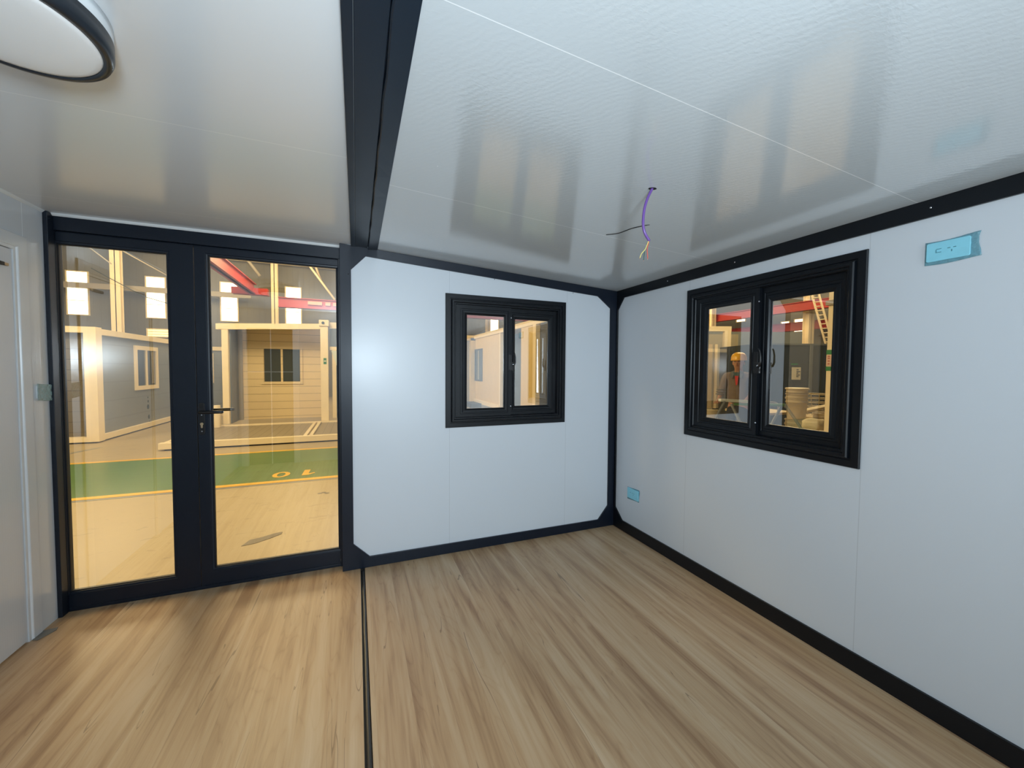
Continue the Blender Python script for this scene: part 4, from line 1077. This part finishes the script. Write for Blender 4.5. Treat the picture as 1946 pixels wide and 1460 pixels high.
# ------------------------------------------------------------------ worker
wk = empty('person', (6.27, 2.00, FZ), math.atan2(-0.40, -0.92) + math.pi / 2,
           label='worker in yellow hard hat and brown jacket standing behind the trestle', cat='person')
wk.scale = (1.045, 1.045, 1.045)
WM = wmat(wk)      # local: +Y is behind? -> person faces local -Y, x to their left
def skin_obj(name, chains, mat, parent, sub=2, root=0):
    """chains: list of [(pos, radius), ...]; a chain may start at an existing vertex index ('@', i)"""
    me = bpy.data.meshes.new(name); verts = []; edges = []; rad = []
    for ch in chains:
        prev = None
        for p in ch:
            if p[0] == '@': prev = p[1]; continue
            verts.append(p[0]); rad.append(p[1]); i = len(verts) - 1
            if prev is not None: edges.append((prev, i))
            prev = i
    me.from_pydata(verts, edges, []); me.materials.append(MATS[mat])
    bm = bmesh.new(); bm.from_mesh(me); sl_ = bm.verts.layers.skin.verify(); bm.verts.ensure_lookup_table()
    for i, r in enumerate(rad):
        sv = bm.verts[i][sl_]; sv.radius = r if isinstance(r, tuple) else (r, r); sv.use_root = (i == root)
    bm.to_mesh(me); bm.free()
    o = bpy.data.objects.new(name, me); COL.objects.link(o); o.parent = parent
    md = o.modifiers.new('skin', 'SKIN'); md.use_smooth_shade = True; md.branch_smoothing = 0.6
    sd = o.modifiers.new('sub', 'SUBSURF'); sd.levels = sub; sd.render_levels = sub
    return o
# local frame: z up from floor, -y forward, person's right hand at -x (viewer's left)
sh = 1.44
def hand(wrist, d, idx, side):
    """five fingers rooted in the palm; d = pointing direction"""
    w = Vector(wrist); d = Vector(d).normalized(); s = Vector((side, 0, 0)); dn = d.cross(s).normalized()
    out = [[('@', idx), (w + d * 0.045, (0.036, 0.020)), (w + d * 0.085, (0.034, 0.018))]]
    return out, w, d, s, dn
RW = (-0.275, -0.10, 1.07); LW = (0.150, -0.20, 1.06)
chains = []
chains.append([((0, 0.0, 0.94), (0.135, 0.10)), ((0, 0.0, 1.10), (0.125, 0.09)), ((0, -0.005, 1.28), (0.14, 0.10)), ((0, 0.0, 1.41), (0.10, 0.06)), ((0, -0.002, 1.47), 0.066), ((0, -0.010, 1.515), 0.060)])  # 0..5
chains.append([('@', 5), ((0, -0.038, 1.560), (0.066, 0.078)), ((0, -0.032, 1.625), (0.094, 0.110)), ((0, -0.022, 1.70), (0.092, 0.108)), ((0, -0.018, 1.745), (0.060, 0.072))])      # 6..9
chains.append([('@', 3), ((-0.17, 0.0, 1.40), 0.046), ((-0.245, 0.02, 1.18), 0.044), ((-0.27, -0.06, 1.03), 0.032), ((-0.275, -0.10, 0.985), (0.026, 0.03))])  # 10..13
chains.append([('@', 3), ((0.17, 0.0, 1.40), 0.046), ((0.235, 0.02, 1.17), 0.044), ((0.19, -0.12, 1.05), 0.032), ((0.165, -0.16, 1.02), (0.026, 0.03))])       # 14..17
chains.append([('@', 0), ((-0.10, 0.0, 0.86), 0.085), ((-0.11, -0.01, 0.48), 0.058), ((-0.115, 0.02, 0.10), 0.040), ((-0.12, -0.08, 0.045), (0.035, 0.03)), ((-0.125, -0.16, 0.03), (0.035, 0.02))])  # 18..22
chains.append([('@', 0), ((0.10, 0.0, 0.86), 0.085), ((0.11, -0.01, 0.48), 0.058), ((0.115, 0.02, 0.10), 0.040), ((0.12, -0.08, 0.045), (0.035, 0.03)), ((0.125, -0.16, 0.03), (0.035, 0.02))])
def fingers(base, wi, start, sgn):
    """base = wrist position; hand goes forward and down, fingers curl over the bar"""
    bx, by, bz = base; ch = []
    ch.append([('@', wi), ((bx, by - 0.045, bz - 0.015), (0.030, 0.018)), ((bx, by - 0.075, bz - 0.025), (0.030, 0.016))])
    k = start + 1
    for i, (dx, ln) in enumerate(((-0.027, 0.85), (-0.009, 1.0), (0.009, 0.95), (0.027, 0.75))):
        ch.append([('@', k), ((bx + dx, by - 0.085 - 0.012*ln, bz - 0.030), 0.0092), ((bx + dx * 1.1, by - 0.088 - 0.034*ln, bz - 0.046), 0.0086), ((bx + dx * 1.1, by - 0.088 - 0.036*ln, bz - 0.066), 0.0078)])
    ch.append([('@', k - 1), ((bx + sgn * 0.038, by - 0.055, bz - 0.022), 0.011), ((bx + sgn * 0.050, by - 0.080, bz - 0.040), 0.0095), ((bx + sgn * 0.046, by - 0.098, bz - 0.056), 0.0085)])
    return ch
chains += fingers((-0.275, -0.10, 0.985), 13, 28, 1)
n_after = 28 + 2 + 12 + 3
chains += fingers((0.165, -0.16, 1.02), 17, n_after, -1)
body = skin_obj('body', chains, 'skin', wk)
# face: nose, ears, eyes, mouth as parts
def lpart(mb, name, mat, par=wk, **kw):
    mb.bm.transform(WM); return mb.build(name, mat, par, **kw)
def blob(c, r, seg=2):
    b = MB(); bmesh.ops.create_icosphere(b.bm, subdivisions=seg, radius=1)
    for v in b.bm.verts: v.co = Vector((c[0] + v.co.x * r[0], c[1] + v.co.y * r[1], c[2] + v.co.z * r[2]))
    return b
lpart(blob((0, -0.124, 1.602), (0.014, 0.022, 0.026)), 'nose', 'skin', smooth=True)
for s in (-1, 1):
    lpart(blob((s * 0.086, -0.015, 1.61), (0.010, 0.018, 0.030)), 'ear', 'skin', smooth=True)
    lpart(blob((s * 0.030, -0.116, 1.628), (0.014, 0.012, 0.008)), 'eye', 'eye_white', smooth=True)
    lpart(blob((s * 0.030, -0.124, 1.628), (0.0065, 0.006, 0.007)), 'pupil', 'hair', smooth=True)
    lpart(blob((s * 0.030, -0.124, 1.647), (0.021, 0.010, 0.0045)), 'eyebrow', 'hair', smooth=True)
lpart(blob((0, -0.108, 1.566), (0.024, 0.012, 0.006)), 'mouth', 'lip', smooth=True)
lpart(blob((0, 0.014, 1.640), (0.088, 0.090, 0.075)), 'hair', 'hair', smooth=True)
b = MB()
b.lathe([(0.118, 0), (0.120, 0.004), (0.116, 0.018), (0.115, 0.05), (0.104, 0.085), (0.078, 0.115), (0.040, 0.132), (0, 0.137)], (0, -0.01, 1.662), 32)
b.lathe([(0.118, 0), (0.108, 0.004), (0, 0.010)], (0, -0.01, 1.662), 32)
for v in b.bm.verts:
    v.co.y = -0.01 + (v.co.y + 0.01) * 1.12
pk = [(0.115 * math.sin(a), -0.01 - 0.12 * math.cos(a), 1.668) for a in [math.radians(x) for x in range(-60, 61, 10)]]
pk2 = [(0.118 * math.sin(a), -0.01 - 0.165 * math.cos(a), 1.656) for a in [math.radians(x) for x in range(-60, 61, 10)]]
b.prism(pk + pk2[::-1], (0, 0, 0.006))
hh = lpart(b, 'hard_hat', 'helmet_yellow')
jk = skin_obj('jacket', [[((0, 0.0, 0.90), (0.185, 0.145)), ((0, 0.0, 1.08), (0.185, 0.14)), ((0, 0.0, 1.28), (0.195, 0.145)), ((0, 0.01, 1.41), (0.15, 0.11)), ((0, 0.01, 1.475), (0.080, 0.078))],
    [('@', 3), ((-0.185, 0.0, 1.415), 0.082), ((-0.25, 0.02, 1.18), 0.068), ((-0.27, -0.055, 1.04), 0.052)],
    [('@', 3), ((0.185, 0.0, 1.415), 0.082), ((0.24, 0.02, 1.17), 0.068), ((0.195, -0.11, 1.06), 0.052)]], 'jacket', wk)
b = MB(); b.prism([(-0.052, -0.128, 1.46), (0.052, -0.128, 1.46), (0.0, -0.150, 1.30)], (0, 0.02, 0)); lpart(b, 'shirt', 'shirt_teal')
b = MB(); b.prism([(-0.022, -0.142, 1.40), (0.034, -0.142, 1.40), (0.026, -0.160, 1.26), (0.004, -0.160, 1.24)], (0, 0.012, 0)); lpart(b, 'undershirt', 'shirt_red')
for s in (-1, 1):
    b = MB(); b.prism([(s * 0.035, -0.115, 1.49), (s * 0.095, -0.085, 1.47), (s * 0.085, -0.150, 1.36), (s * 0.04, -0.150, 1.38)], (0, 0.012, 0)); lpart(b, 'collar', 'jacket_trim')
b = MB()
for z in (1.16, 1.12, 1.08): b.tube([(-0.265 + 0.066 * math.cos(a), -0.01 - (1.16 - z) * 0.5 + 0.066 * math.sin(a), z) for a in [2*math.pi*k/18 for k in range(19)]], 0.007, 6)
lpart(b, 'sleeve_stripes', 'jacket_trim')
skin_obj('trousers', [[((0, 0, 0.95), (0.15, 0.12)), ((0, 0, 0.88), (0.16, 0.12))], [('@', 1), ((-0.105, 0, 0.78), 0.10), ((-0.112, -0.01, 0.48), 0.078), ((-0.115, 0.01, 0.10), 0.062)], [('@', 1), ((0.105, 0, 0.78), 0.10), ((0.112, -0.01, 0.48), 0.078), ((0.115, 0.01, 0.10), 0.062)]], 'trousers', wk)
for s in (-1, 1):
    lpart(blob((s * 0.12, -0.07, 0.045), (0.052, 0.145, 0.046), 3), 'shoe', 'shoe', smooth=True)
